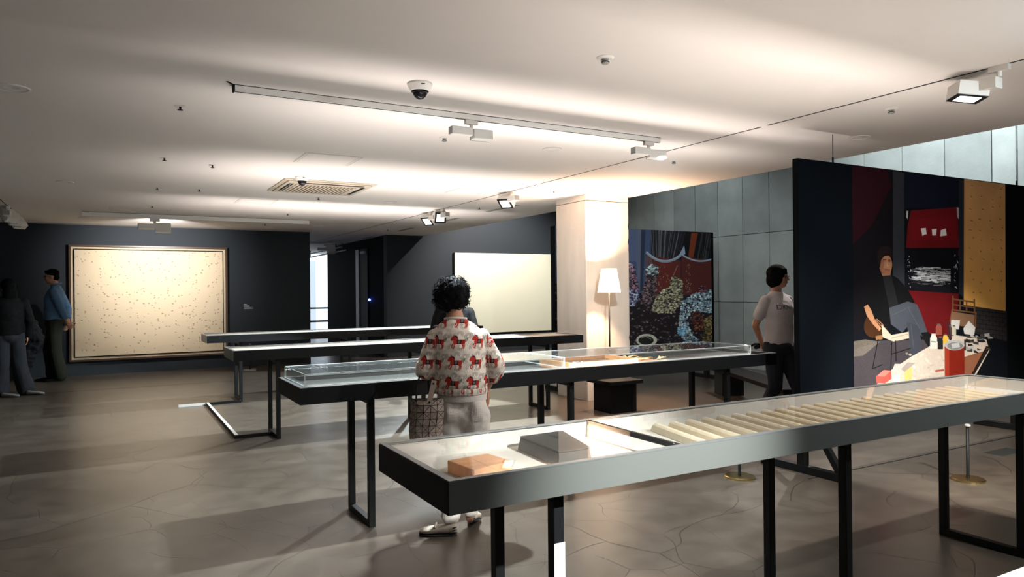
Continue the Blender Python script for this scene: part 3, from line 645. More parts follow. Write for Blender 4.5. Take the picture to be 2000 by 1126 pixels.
# ---- the brush and paint print on the panel behind the column
YB = 8.5; XB0, XB1, ZB0, ZB1 = 5.50, 8.565, .30, 2.362
QX = 900; QY = int(QX*(ZB1-ZB0)/(XB1-XB0))
def TB(x, y):
    p = pY(1220+x/4.69, 440+y/4.69, YB); return ((p.x-XB0)/(XB1-XB0)*QX, (p.z-ZB0)/(ZB1-ZB0)*QY)
c = Cv(QX, QY, (.016, .014, .022), TB); S = 4.69
c.poly([(-800, 0), (240, 30), (240, 620), (-800, 620)], (.045, .065, .13), 1, .08)
c.poly([(25, 30), (110, 35), (110, 330), (25, 330)], (.075, .10, .18), .8, .1); c.poly([(150, 40), (190, 42), (165, 610), (140, 600)], (.020, .026, .045), .9)
c.poly([(110, 35), (150, 38), (140, 600), (105, 560)], (.11, .12, .17), .6)
c.poly([(-560, 100), (-420, 140), (-440, 560), (-560, 620)], (.10, .09, .16), .9, .15)
for i in range(9): c.line([(-560, 330+i*32), (-430, 250+i*32)], 12, (.04, .035, .07), .7)
c.poly([(560, 55), (830, 65), (830, 330), (500, 310)], (.006, .006, .008))
c.poly([(610, 66), (670, 68), (625, 310), (580, 300)], (.14, .032, .012), 1, .3)
for i in range(12): x = rr.uniform(680, 800); c.line([(x, 70), (x-rr.uniform(10, 60), 320)], rr.uniform(2, 5), (.03+.05*rr.random(),)*3, .7)
for i in range(70):
    x = rr.uniform(235, 555); xb = 260+(x-235)*.68; v = rr.choice((.008, .015, .03, .07, .12)); c.line([(x, 40), (xb+rr.uniform(-6, 6), 315)], rr.uniform(2, 7), (v, v, v*1.15), .85)
c.poly([(500, 265), (545, 180), (556, 262), (520, 275)], (.22, .28, .38))
c.poly([(196, 270), (515, 325), (505, 640), (190, 640)], (.085, .020, .018), 1, .2); c.poly([(520, 280), (812, 325), (812, 640), (520, 640)], (.070, .018, .016), 1, .2)
c.poly([(196, 270), (250, 300), (240, 560), (186, 560)], (.10, .09, .11), .45); c.poly([(330, 330), (420, 335), (420, 560), (330, 560)], (.10, .020, .015), .7, .2)
def rim(x0, x1, y0, dip, w):
    pts = [(x0+(x1-x0)*t/14, y0+dip*math.sin(PI*(.02+.96*t/14))**.8+(28 if x0 < 400 else 40)*t/14) for t in range(15)]; c.line(pts, w, (.20, .26, .34)); c.line([(a, b-w*.3) for a, b in pts], w*.3, (.32, .38, .45), .7)
rim(198, 512, 236, 78, 24); rim(524, 800, 262, 42, 15)
for i in range(60): x = rr.choice((rr.uniform(310, 400), rr.uniform(555, 610))); y = rr.uniform(360, 620); c.ell((x, y), (rr.uniform(1, 5), rr.uniform(2, 8)), (.45, .28, .22), .5)
c.line([(443, 460), (484, 365)], 6, (.28, .12, .12))
def crust(outline, cols, n, size=(5, 15), dark=.35):
    c.poly(outline, tuple(q*.25 for q in cols[0])); P = outline; xs = [p[0] for p in P]; ys_ = [p[1] for p in P]
    k = 0; tries = 0
    while k < n and tries < n*8:
        tries += 1; x = rr.uniform(min(xs), max(xs)); y = rr.uniform(min(ys_), max(ys_)); ins = False
        for i in range(len(P)):
            (xa, ya), (xb, yb) = P[i-1], P[i]
            if (ya > y) != (yb > y) and x < (xb-xa)*(y-ya)/(yb-ya)+xa: ins = not ins
        if not ins: continue
        k += 1; q = cols[rr.randrange(len(cols))]; s_ = rr.uniform(*size); v = rr.uniform(.25, 1.25)
        if rr.random() < dark: q = (.012, .012, .016); v = 1
        a = rr.uniform(0, PI); pts = [(x+s_*rr.uniform(.5, 1)*math.cos(a+t*PI*2/5)*1.25, y+s_*rr.uniform(.4, .9)*math.sin(a+t*PI*2/5)) for t in range(5)]; c.poly(pts, tuple(z*v for z in q), .92)
crust([(-800, 560), (-300, 480), (0, 560), (30, 600), (200, 700), (350, 750), (820, 780), (820, 1500), (-800, 1500)], [(.06, .045, .055), (.14, .10, .11), (.05, .05, .08), (.20, .13, .12), (.10, .11, .10)], 2600, (4, 15), .5)
crust([(28, 350), (70, 355), (98, 430), (130, 600), (60, 640), (28, 600)], [(.30, .17, .25), (.20, .11, .18), (.42, .30, .38)], 330)
crust([(28, 590), (110, 600), (140, 680), (80, 740), (28, 740)], [(.28, .32, .52), (.40, .45, .60), (.15, .14, .25)], 230)
crust([(198, 400), (235, 345), (300, 380), (306, 440), (280, 640), (220, 760), (150, 700), (170, 560), (205, 480)], [(.16, .10, .12), (.10, .07, .09), (.24, .18, .18)], 520)
crust([(198, 400), (235, 345), (300, 380), (306, 440), (250, 455), (210, 440)], [(.34, .48, .52), (.5, .62, .66), (.2, .28, .32)], 170, dark=.2)
crust([(415, 520), (430, 475), (470, 465), (525, 510), (530, 600), (525, 700), (440, 800), (300, 800), (240, 780), (290, 640), (350, 590), (410, 570)], [(.42, .40, .24), (.30, .28, .17), (.55, .54, .42), (.20, .19, .14)], 900, dark=.28)
crust([(520, 700), (560, 680), (640, 620), (720, 600), (770, 590), (806, 600), (806, 800), (720, 790), (620, 780), (560, 860), (620, 1000), (700, 1080), (540, 1080), (500, 900)], [(.36, .50, .58), (.22, .34, .44), (.55, .66, .70), (.12, .18, .26)], 1500, dark=.25)
crust([(615, 790), (700, 800), (730, 900), (700, 960), (640, 960)], [(.18, .05, .03), (.30, .10, .05), (.08, .02, .02)], 220)
crust([(720, 860), (806, 820), (806, 1080), (720, 1080)], [(.20, .14, .05), (.28, .22, .10), (.12, .09, .04)], 330)
crust([(680, 590), (700, 545), (730, 560), (745, 610), (700, 612)], [(.28, .10, .14), (.18, .06, .09)], 60)
crust([(480, 930), (560, 920), (560, 1000), (490, 1010)], [(.22, .50, .75), (.30, .55, .7)], 70, dark=.1)
c.ell((200, 1050), (96, 58), (.42, .42, .36), 1, 0, 26, .4); c.ell((195, 1052), (70, 40), (.014, .016, .014)); c.line([(150, 1030), (190, 1015), (240, 1040)], 6, (.3, .32, .3), .7)
pb = empty('photo_panel', (0, 0, 0), 0, 'free-standing print panel of brushes in red pots and crusted paint, behind the column', 'panel')
slab('board', XB0-.0, XB1, YB, YB+.12, ZB0, ZB1, M['wall_black'], None, pb)
f = MB().add([(XB0+.002, YB-.002, ZB0), (XB1-.05, YB-.002, ZB0), (XB1-.05, YB-.002, ZB1), (XB0+.002, YB-.002, ZB1)], [(0, 1, 2, 3)], [[(0, 0), ((XB1-.05-XB0)/(XB1-XB0), 0), ((XB1-.05-XB0)/(XB1-XB0), 1), (0, 1)]])
f.build('photo_print', image_mat('paint_picture', np.clip(c.a*1.5, 0, 1), .6, spec=.12), pb)
for x in (5.6, 8.45): MB().box((x-.03, YB-.3, 0), (x+.03, YB+.42, .06)).build('foot', M['steel_black'], pb); MB().box((x-.03, YB+.02, .06), (x+.03, YB+.10, ZB0)).build('post', M['steel_black'], pb)

# ---- beige painting with finger dents, and the pale painting
def painting(name, label, x0, x1, z0, z1, y, canvas, frame, fw, depth):
    t = empty(name, (x0, y, z0), 0, label, 'painting'); X, Z = x1-x0, z1-z0
    if fw:
        for a, b in (((0, 0), (X, fw)), ((0, Z-fw), (X, Z)), ((0, fw), (fw, Z-fw)), ((X-fw, fw), (X, Z-fw))): box('frame_rail', (a[0], -depth, a[1]), (b[0], 0, b[1]), frame, t, bevel=.003)
        k = fw+.055
        for a, b in (((fw, fw), (X-fw, k-.02)), ((fw, Z-k+.02), (X-fw, Z-fw)), ((fw, k-.02), (k-.02, Z-k+.02)), ((X-k+.02, k-.02), (X-fw, Z-k+.02))): box('inner_mat', (a[0], -depth*.35, a[1]), (b[0], -.002, b[1]), M['mount'], t)
        box('backing', (k-.02, -.004, k-.02), (X-k+.02, -.001, Z-k+.02), M['black_matte'], t)
    else: k = .0
    box('canvas', (k, -depth*.9, k), (X-k, -.006, Z-k), canvas, t, bevel=.002); return t
def dent_mat():
    m = mat('beige_dented_canvas', (.62, .50, .34), .8); nt = m.node_tree; N = nt.nodes.new; L = nt.links.new; b = nt.nodes['Principled BSDF']
    tc = N('ShaderNodeTexCoord'); v = N('ShaderNodeTexVoronoi'); v.voronoi_dimensions = '3D'; v.inputs['Scale'].default_value = 17
    mp = N('ShaderNodeMapping'); mp.inputs['Scale'].default_value = (1, .02, 1.25); L(tc.outputs['Object'], mp.inputs[0])
    n = N('ShaderNodeTexNoise'); n.inputs['Scale'].default_value = 26; L(mp.outputs[0], n.inputs['Vector'])
    ad = N('ShaderNodeVectorMath'); ad.operation = 'MULTIPLY_ADD'; L(n.outputs['Color'], ad.inputs[0]); ad.inputs[1].default_value = (.05, 0, .05); L(mp.outputs[0], ad.inputs[2]); L(ad.outputs[0], v.inputs['Vector'])
    r = N('ShaderNodeMapRange'); L(v.outputs['Distance'], r.inputs[0]); r.inputs[1].default_value = .12; r.inputs[2].default_value = .27; r.inputs[3].default_value = 1; r.inputs[4].default_value = 0
    gt = N('ShaderNodeMath'); gt.operation = 'GREATER_THAN'; sp_ = N('ShaderNodeSeparateColor'); L(v.outputs['Color'], sp_.inputs[0]); L(sp_.outputs[0], gt.inputs[0]); gt.inputs[1].default_value = .45
    mu = N('ShaderNodeMath'); mu.operation = 'MULTIPLY'; L(r.outputs[0], mu.inputs[0]); L(gt.outputs[0], mu.inputs[1])
    mx = N('ShaderNodeMix'); mx.data_type = 'RGBA'; mq = N('ShaderNodeMath'); mq.operation = 'MULTIPLY'; mq.inputs[1].default_value = .45; L(mu.outputs[0], mq.inputs[0]); L(mq.outputs[0], mx.inputs[0])
    mx.inputs[6].default_value = (.62, .50, .34, 1); mx.inputs[7].default_value = (.36, .24, .13, 1); L(mx.outputs[2], b.inputs['Base Color'])
    bp = N('ShaderNodeBump'); bp.inputs['Strength'].default_value = .9; bp.inputs['Distance'].default_value = .012; bp.invert = True; L(mu.outputs[0], bp.inputs['Height']); L(bp.outputs[0], b.inputs['Normal'])
    return m
M['mount'] = mat('cream_mount', (.55, .44, .30), .7)
painting('framed_painting', 'large beige painting with small dents in a dark wood frame on the back wall', -.64, 2.005, .252, 2.345, 14.948, dent_mat(), mat('dark_brown_frame', (.055, .028, .016), .4), .035, .075)
painting('pale_painting', 'wide pale cream painting with a black edge hanging behind the curly-haired visitor', 6.93, 9.85, .46, 2.335, 14.998, mat('pale_cream_canvas', (.62, .63, .50), .8, var=(.8, .03)), None, 0, .05)
box('edge_strip', (-.035, -.05, -.0), (-.001, -.003, 1.875), M['black'], [o for o in bpy.data.objects if o.name == 'pale_painting'][0])
# wall caption: lines too small to read
cp = MB(); rr = random.Random(9)
for i, (w, h, z) in enumerate(((.055, .013, 1.222), (.10, .012, 1.202), (.11, .006, 1.176), (.17, .006, 1.162), (.12, .006, 1.148), (.17, .006, 1.134))):
    x = 0
    while x < w: q = rr.uniform(.006, .022); cp.box((2.315+x, 14.946, z), (2.315+min(x+q, w), 14.949, z+h)); x += q+.006
tag(cp.build('wall_caption', mat('white_lettering', (.6, .6, .6), .6)), 'small white caption lines on the dark wall right of the beige painting', 'caption', kind='stuff')

# ------------------------------------------------------------------ ceiling fittings
def rail(name, label, a, b, h, slot=True):
    t = empty(name, (a[0], a[1], ZC), 0, label, 'track'); dx, dy = b[0]-a[0], b[1]-a[1]; w = .018
    if h:
        if dx > dy: t_ = (( -0., -w, -h), (dx, w, 0)); s_ = ((0, -.006, -h-.0008), (dx, .006, -h+.001)); g = ((0, -w-.0012, -.004), (dx, -w, 0))
        else: t_ = ((-w, 0, -h), (w, dy, 0)); s_ = ((-.006, 0, -h-.0008), (.006, dy, -h+.001)); g = ((-w-.001, 0, -.004), (-w, dy, 0))
        box('rail_body', *t_, M['white_paint'], t); box('slot', *s_, M['black_matte'], t); box('shadow_gap', *g, M['black_matte'], t)
    return t
T = rail('track_rail', 'white surface light track crossing the near ceiling beside the dome camera', (.66, 4.54), (3.97, 4.54), .04)
box('end_cap', (-.012, -.02, -.043), (0, .02, 0), M['black_matte'], T); MB().bar((0, 0, -.002), (-.05, -.06, -.002), .012, .004).build('end_slot', M['black_matte'], T)
T = rail('track_rail', 'far white light track above the beige painting', (-.36, 12.5), (3.02, 12.5), .07)
T = empty('track_rail', (4.41, .2, ZC), 0, 'long recessed light track running the length of the ceiling beside the column', 'track')
for a, b in ((.0, 3.60), (3.66, 6.92), (7.0, 19.0)): box('slot', (-.007, a, -.0012), (.007, b, .0), M['black_matte'], T); box('trim_strip', (.008, a, -.003), (.014, b, 0), M['white_paint'], T)
T = empty('track_rail', (-1.24, 10.6, ZC), 0, 'recessed light track at the far left edge of the ceiling', 'track'); box('slot', (-.007, 0, -.0012), (.007, 3.9, 0), M['black_matte'], T)
T = rail('track_rail', 'short dark track on the corridor ceiling beyond the back wall', (3.7, 17.9), (4.9, 17.9), .04)

def track_light(x, y, z0, label, drv, aim, lit=True, k=1., hs=(.080, .080), off=(0, 0)):
    """adapter on the track, slim driver box along drv, square head that points its lens along aim"""
    t = empty('spotlight', (x, y, z0), 0, label, 'spotlight', 'white track spotlights on the ceiling'); d = Vector((*drv, 0)).normalized(); s = d.cross(Vector((0, 0, 1)))
    MB().bar(-d*.05*k, d*.05*k, .03*k, .03*k).build('adapter', M['white'], t, loc=(0, 0, -.015*k-.001)); MB().lathe([(0, -.06*k), (.014*k, -.06*k), (.014*k, -.02), (0, -.02)], 10).build('stem', M['white'], t)
    z = -.06*k-.03*k
    MB().bar(-d*.17*k, d*.0*k, .07*k, .06*k).build('driver_box', M['white'], t, bevel=.003, loc=(0, 0, z))
    MB().bar(-d*.1705*k, -d*.1702*k, .062*k, .052*k).build('end_plate', M['grey_paint'], t, loc=(0, 0, z))
    a = Vector(aim).normalized(); hc = Vector((0, 0, z-.015*k))+d*.085*k+Vector((*off, 0)); q = a.to_track_quat('-Z', 'Y'); R_ = Matrix.Translation(hc)@q.to_matrix().to_4x4()
    S_, H_ = hs[0]*k, hs[1]*k
    MB().box((-S_, -H_, -.035*k), (S_, H_, .045*k), R_).build('head', M['white'], t, bevel=.004)
    MB().box((-S_, -H_, -.038*k), (S_, H_, -.0355*k), R_).build('bezel', M['black_matte'], t)
    MB().box((-S_*.68, -H_*.68, -.0395*k), (S_*.68, H_*.68, -.0385*k), R_).build('lens', M['lens'] if lit else M['black'], t)
    MB().bar((0, 0, z), tuple(hc), .022*k).build('knuckle', M['white'], t)
    return t
E1 = track_light(2.24, 4.54, ZC-.041, 'white spotlight on the near track, right of the dome camera', (1, 0), (.05, 1, -.04), k=.95, hs=(.078, .036))
track_light(3.86, 4.54, ZC-.041, 'white spotlight near the right end of the near track', (1, 0), (.25, 1, -.04), k=.95, hs=(.078, .036))
track_light(4.41, 2.16, ZC, 'large lit spotlight at the upper right edge, its bright square lens facing down', (0, -1), (-.12, .1, -1), k=1.05, off=(0, .26))
track_light(4.41, 7.86, ZC, 'lit spotlight on the long track nearest the column', (0, 1), (-.50, -.35, -.8), k=1.1)
track_light(4.41, 9.95, ZC, 'right one of the two lit spotlights on the long track farther back', (0, 1), (-.2, -.95, -.45), k=1.1)
track_light(4.41, 10.42, ZC, 'left one of the two lit spotlights on the long track farther back', (0, 1), (-.55, -.35, -.75), k=1.1)
track_light(.62, 12.5, ZC-.0705, 'spotlight hanging above the beige painting', (1, 0), (.1, .9, -.15), k=1.4, hs=(.078, .05))
for i, (y, nm) in enumerate(((12.2, 'nearest'), (12.75, 'middle'), (13.3, 'farthest'))): track_light(-1.24, y, ZC, nm+' of three unlit spotlights on the far left track', (0, 1), (-.5, .5, -.6), lit=False, k=1.2)
track_light(4.75, 17.9, ZC-.05, 'small grey spotlight on the corridor track beyond the back wall', (1, 0), (0, 1, -.5), lit=False, k=1.3)
track_light(7.6, 12.4, 5.1, 'atrium spotlight aimed at the pale painting', (0, 1), (.05, .8, -.8), k=1.2)
track_light(7.9, 5.2, 5.1, 'atrium spotlight aimed at the concrete wall', (0, 1), (.9, .1, -.5), k=1.2)

def sprinkler(px, py, label, r=.036):
    p = pz(px, py, ZC); t = empty('sprinkler', (p.x, p.y, ZC), 0, label, 'sprinkler', 'small sprinkler heads in the ceiling')
    MB().lathe([(0, -.004), (r, -.004), (r*.9, 0), (0, 0)], 18).build('escutcheon', M['white'], t)
    MB().lathe([(0, -.03), (r*.5, -.028), (r*.5, -.024), (r*.18, -.022), (r*.22, -.004), (0, -.004)], 10).build('nozzle', M['case_dark'], t)
for px, py, lb in ((352, 207, 'dark sprinkler left of the near track, nearest the camera on that side'), (321, 308, 'sprinkler second in the left row going back'), (307, 366, 'sprinkler third in the left row going back'), (389, 369, 'small dark sensor beside the third left sprinkler'),
                   (297, 402, 'sprinkler above the beige painting spotlight'), (622, 386, 'sprinkler just behind the air conditioner'), (562, 417, 'sprinkler between the air conditioner and the back wall'), (415, 322, 'tiny sprinkler in the ceiling left of the access hatch'), (936, 405, 'sprinkler by the ceiling slot left of the column'), (1082, 372, 'sprinkler over the front corner of the column'), (757, 447, 'tiny sprinkler near the corner of the dark walls'), (518, 437, 'tiny sprinkler near the top edge of the dark back wall')): sprinkler(px, py, lb)
def detector(px, py, label, r=.048):
    p = pz(px, py, ZC); t = empty('smoke_detector', (p.x, p.y, ZC), 0, label, 'smoke detector', 'small round detectors in the ceiling')
    MB().lathe([(0, -.010), (r*.8, -.010), (r, -.003), (r, 0), (0, 0)], 24).build('base', M['white'], t, smooth=False)
    MB().lathe([(0, -.036), (r*.35, -.036), (r*.45, -.028), (r*.3, -.020), (r*.45, -.010), (0, -.010)], 16).build('sensor', M['grey_paint'], t)
    MB().lathe([(0, -.030), (r*.47, -.0295), (r*.47, -.024), (0, -.024)], 16).build('dark_ring', M['black'], t)
detector(1182, 112, 'round ceiling detector at the top centre of the ceiling'); detector(1741, 212, 'round ceiling detector left of the big lit spotlight'); detector(868, 268, 'round ceiling detector just left of the first near-track spotlight', .042); detector(1316, 313, 'round ceiling detector right of the near track end', .042)
def downlight(px, py, label, r=.085):
    p = pz(px, py, ZC); t = empty('downlight', (p.x, p.y, ZC), 0, label, 'downlight', 'unlit round recessed downlights')
    MB().lathe([(r*.8, -.002), (r*.84, -.007), (r, -.006), (r*1.02, 0), (r*.8, 0)], 32).build('trim_ring', M['white'], t, smooth=True)
    MB().lathe([(0, -.0015), (r*.8, -.0025), (r*.8, 0), (0, 0)], 32).build('diffuser', M['ceiling'], t)
for px, py, lb in ((22, 171, 'large round unlit downlight at the left edge of the ceiling'), (127, 355, 'unlit downlight second on the left side'), (166, 424, 'unlit downlight near the top of the dark wall at left'), (1078, 291, 'unlit downlight between the two near-track spotlights'), (1678, 268, 'unlit downlight above the mural panel'), (763, 394, 'unlit downlight right of the air conditioner'), (622, 441, 'unlit downlight above the end of the back wall')): downlight(px, py, lb, .10 if px == 22 else .085)
# dome cameras
def dome(px, py, k, label):
    p = pz(px, py, ZC); t = empty('dome_camera', (p.x, p.y, ZC), 0, label, 'security camera', 'dome cameras on the ceiling')
    MB().lathe([(0, -.052*k), (.052*k, -.052*k), (.060*k, -.048*k), (.080*k, -.012*k), (.080*k, 0), (0, 0)], 32).build('housing', M['white'], t, smooth=False)
    MB().lathe([(0, -.102*k), (.016*k, -.099*k), (.034*k, -.086*k), (.046*k, -.066*k), (.050*k, -.052*k), (0, -.0525*k)][::-1], 28).build('dome', M['black'], t, smooth=True)
    MB().lathe([(.044*k, -.052*k), (.056*k, -.0525*k), (.056*k, -.0505*k), (.044*k, -.050*k)], 28).build('dark_ring', M['black_matte'], t)
    b = MB(); v = -Vector((p.x, p.y, 0)).normalized(); s = Vector((-v.y, v.x, 0)); q = v*.0775*k+s*.02*k
    b.bar(q-s*.012*k+Vector((0, 0, -.022*k)), q+s*.012*k+Vector((0, 0, -.022*k)), .004*k, .005*k); b.build('marking', M['black_matte'], t)
dome(820, 163, .95, 'white dome security camera hanging beside the near track'); dome(590, 345, .95, 'small dome camera mounted at the edge of the air conditioner')
# ceiling air conditioner
a1 = pz(525, 369, ZC); a4 = pz(714, 381, ZC)
ac = empty('air_conditioner', (1.67, 7.97, ZC), 0, 'cream ceiling cassette air conditioner with slatted grille', 'air conditioner')
AX, AY = 1.05, 1.02
b = MB().box((0, 0, -.012), (AX, AY, 0)).box((.05, .05, -.026), (AX-.05, AY-.05, -.0121)); b.build('panel', M['cream_plastic'], ac, bevel=.003)
for a, c_ in (((.20, .87), (.92, .925)), ((.20, .09), (.92, .145)), ((.085, .20), (.14, .82)), ((.92, .20), (.965, .82))): box('air_outlet', (*a, -.0275), (*c_, -.0262), M['black_matte'], ac)
for a, c_ in (((.20, .893), (.92, .900)), ((.108, .20), (.116, .82))): box('louver', (*a, -.031), (*c_, -.0278), M['cream_plastic'], ac)
box('grille_frame', (.17, .17, -.033), (.89, .85, -.0263), M['cream_plastic'], ac, bevel=.002)
M['tan'] = mat('tan_plastic', (.20, .145, .09), .6)
box('grille_bed', (.20, .20, -.0335), (.86, .82, -.0331), M['tan'], ac)
for i in range(15): box('grille_slat', (.21+i*.0435, .20, -.041), (.232+i*.0435, .82, -.0337), M['cream_plastic'], ac)
# access hatches and slot diffusers
def hatch(x0, y0, x1, y1, label):
    t = empty('access_hatch', (x0, y0, ZC), 0, label, 'access panel', 'flush access hatches in the ceiling'); X, Y = x1-x0, y1-y0
    box('door_panel', (.012, .012, -.003), (X-.012, Y-.012, 0), M['ceiling'], t)
    for a, b in (((0, 0), (X, .004)), ((0, Y-.004), (X, Y)), ((0, .004), (.004, Y-.004)), ((X-.004, .004), (X, Y-.004))): box('joint', (*a, -.0012), (*b, 0), M['grey_paint'], t)
    for a in (.03, X-.034): box('joint', (a, .02, -.0035), (a+.003, Y-.02, -.003), M['grey_paint'], t)
hatch(1.53, 6.44, 2.06, 6.96, 'square ceiling hatch in front of the air conditioner'); hatch(1.50, 9.92, 1.99, 10.5, 'square ceiling hatch beyond the air conditioner'); hatch(3.70, 7.78, 4.17, 8.28, 'square ceiling hatch left of the long track'); hatch(.0, 11.7, .8, 12.1, 'long ceiling hatch near the beige painting track')
for y0, y1, lb in ((9.03, 10.0, 'slot air diffuser in the ceiling nearest the column'), (11.1, 11.95, 'middle slot air diffuser in the ceiling'), (13.18, 13.97, 'slot air diffuser near the dark corner'), (15.6, 16.4, 'slot air diffuser over the corridor')):
    t = empty('slot_diffuser', (5.2, y0, ZC), 0, lb, 'air vent', 'narrow slot diffusers in the ceiling'); box('frame', (-.045, 0, -.003), (.045, y1-y0, 0), M['grey_paint'], t)
    for k in (-.02, .02): box('slot', (k-.008, .01, -.0045), (k+.008, y1-y0-.01, -.0031), M['case'], t)
# ------------------------------------------------------------------ people
def cloth(name, c, rough=.8, wr=60, st=.25, var=.08): return mat(name, c, rough, bump=(wr, st), var=(7, var), spec=.15)
def hand(mb, w, d, nrm, k=1., curl=.5, thumb=1):
    """palm and five jointed fingers: w wrist, d direction, nrm back-of-hand normal"""
    w, d, nrm = Vector(w), Vector(d).normalized(), Vector(nrm).normalized(); s = d.cross(nrm).normalized(); nrm = s.cross(d).normalized()
    pr_ = []
    for t, wd, th in ((-.02, .022, .018), (.0, .025, .018), (.03, .036, .016), (.065, .042, .014), (.088, .040, .012), (.094, .034, .008)):
        pr_.append([w+d*t*k+s*math.cos(a)*wd*k+nrm*math.sin(a)*th*k for a in [2*PI*i/12 for i in range(12)]])
    mb.loft(pr_)
    for off, L, r in ((-.030, .066, .0085), (-.010, .078, .009), (.011, .073, .0088), (.030, .056, .0078)):
        p = w+d*.084*k+s*off*k; dd = d+s*off*2.2; a = 0
        for seg, f in enumerate((.42, .32, .26)):
            a += curl*(.5 if seg == 0 else .75); q = p+(dd*math.cos(a)-nrm*math.sin(a)).normalized()*L*f*k; mb.cap(p, q, r*k*(1-.08*seg), r*k*(.92-.08*seg), 8); p = q
    p = w+d*.022*k+s*thumb*-.028*k; a = (d*.6-s*thumb*.8-nrm*.25).normalized()
    for seg, L in enumerate((.036, .030, .024)):
        q = p+a*L*k; mb.cap(p, q, (.0115-.0012*seg)*k, (.0105-.0012*seg)*k, 8); p = q; a = (a*.75+d*.5-nrm*.15).normalized()
def head(mb, c, f, k=1., tilt=0.):
    """head facing f (unit, horizontal) with brow, nose, lips, chin and ears; returns its frame"""
    f = Vector(f).normalized(); s = f.cross(Vector((0, 0, 1))).normalized()
    if tilt: f = (f*math.cos(tilt)-Vector((0, 0, 1))*math.sin(tilt)).normalized()
    u = s.cross(f); R_ = Matrix((s, f, u)).transposed(); c = Vector(c); g = lambda x, y, z: c+R_@Vector((x, y, z))*k
    mb.ell(g(0, -.008, .028), (.074*k, .092*k, .088*k), 20, R_); mb.ell(g(0, .026, -.045), (.056*k, .060*k, .066*k), 18, R_)
    mb.cap(g(0, .052, -.088), g(0, .062, -.084), .022*k, .018*k, 10)
    mb.cap(g(0, .080, .012), g(0, .101, -.020), .009*k, .013*k, 10); mb.cap(g(-.010, .088, -.024), g(.010, .088, -.024), .009*k, .009*k, 8)
    mb.cap(g(-.030, .076, .022), g(.030, .076, .022), .011*k, .011*k, 8); mb.cap(g(-.018, .078, -.052), g(.018, .078, -.052), .010*k, .010*k, 8)
    for e in (-1, 1): mb.ell(g(e*.074, -.004, -.008), (.009*k, .018*k, .030*k), 10, R_); mb.ell(g(e*.042, .060, -.022), (.018*k, .022*k, .022*k), 8, R_)
    return g, R_, k
def face_parts(fr, p, lips=(.30, .09, .07)):
    g, R_, k = fr
    for e in (-1, 1):
        MB().ell(g(e*.030, .079, .004), (.012*k, .006*k, .006*k), 10, R_).build('eye', M['eye'], p, smooth=True)
        MB().cap(g(e*.016, .088, .020), g(e*.044, .080, .021), .003*k, .0022*k, 6).build('eyebrow', M['hair'], p)
    MB().cap(g(-.018, .087, -.053), g(.018, .087, -.053), .0042*k, .0042*k, 8).build('lips', mat('lips', lips, .5), p)
def glasses(fr, p):
    g, R_, k = fr; b = MB()
    for e in (-1, 1):
        pts = [g(e*.032+.021*math.cos(t), .096, .002+.016*math.sin(t)) for t in [2*PI*i/14 for i in range(15)]]; b.tube(pts, .0016*k, 6, cap=False); b.bar(g(e*.053, .096, .006), g(e*.080, .0, .004), .003*k)
    b.bar(g(-.011, .096, .006), g(.011, .096, .006), .003*k); b.build('glasses', M['black_matte'], p)
M['eye'] = mat('dark_eye', (.02, .015, .012), .2)
M['sole'] = mat('black_sole', (.02, .02, .02), .8)
def shoe(p, heel, d, m, L=.235, name='shoe', w=.040, lift=0.):
    """loafer: heel point on the floor, d horizontal pointing direction; lift tips it up on the toe"""
    t = None; heel = Vector(heel); d = Vector(d).normalized(); s = d.cross(Vector((0, 0, 1))); zu = Vector((0, 0, 1))
    def pt(x, y, z): a = lift; return heel+d*(L-(L-x)*math.cos(a)-z*math.sin(a)*0)+s*y+zu*(z+(L-x)*math.sin(a))
    def sec(x, wd, h, z0, ex=2.4): return [pt(x, wd*math.copysign(abs(math.cos(a))**(2/ex), math.cos(a)), z0+(h-z0)*(.5+.5*math.copysign(abs(math.sin(a))**(2/ex), math.sin(a)))) for a in [2*PI*i/16 for i in range(16)]]
    u = MB().loft([sec(.0, w*.35, .055, .014), sec(.006, w*.68, .066, .012), sec(.03, w*.80, .070, .012), sec(L*.35, w*.82, .060, .012), sec(L*.55, w*.98, .056, .012), sec(L*.75, w*1.12, .048, .012), sec(L*.9, w*.95, .040, .013), sec(L*.98, w*.55, .032, .014), sec(L, w*.2, .024, .016)])
    o = u.build(name, m, p, smooth=True)
    MB().loft([sec(.0, w*.4, .014, 0), sec(.02, w*.86, .014, 0), sec(L*.5, w*.95, .013, 0), sec(L*.75, w*1.18, .013, 0), sec(L*.95, w*.8, .013, 0), sec(L*1.005, w*.25, .014, 0)]).build('sole', M['sole'], o)
    return o, pt
def person(px, Y, label, heading=None):
    """origin on the floor; local x to the viewer's right, local y away from the viewer"""
    q = pY(px, 600, Y); t = empty('person', (q.x, q.y, 0), 0, label, 'person'); t.rotation_euler = (0, 0, -math.atan2(q.x, q.y)); return t

# ---- visitor in the horse-print sweater, seen from behind
pw = person(887, 3.90, 'curly-haired person in a red horse-print sweater and white trousers, seen from behind')
b = MB()
fr = head(b, (-.012, .075, 1.425), (-.35, 1, 0), .96, .45)
b.cap((.0, .045, 1.33), (.008, .012, 1.25), .050, .058); 
b.loft([[Vector((cx+rx*math.cos(a), cy+ry*math.sin(a), z)) for a in [2*PI*i/20 for i in range(20)]] for z, cx, cy, rx, ry in ((.72, .045, .01, .09, .06), (.78, .043, .005, .11, .08), (.85, .04, 0, .125, .09), (1.0, .03, 0, .14, .10), (1.15, .025, .005, .15, .10), (1.24, .015, .01, .10, .07), (1.28, .01, .02, .055, .05))])
LA = [(-.112, .015, 1.168), (-.178, .0, .985), (-.13, .13, .955)]; RA = [(.165, .015, 1.168), (.245, .0, 1.0), (.195, .055, .86)]
for A in (LA, RA): b.cap(A[0], A[1], .046, .038); b.cap(A[1], A[2], .037, .025)
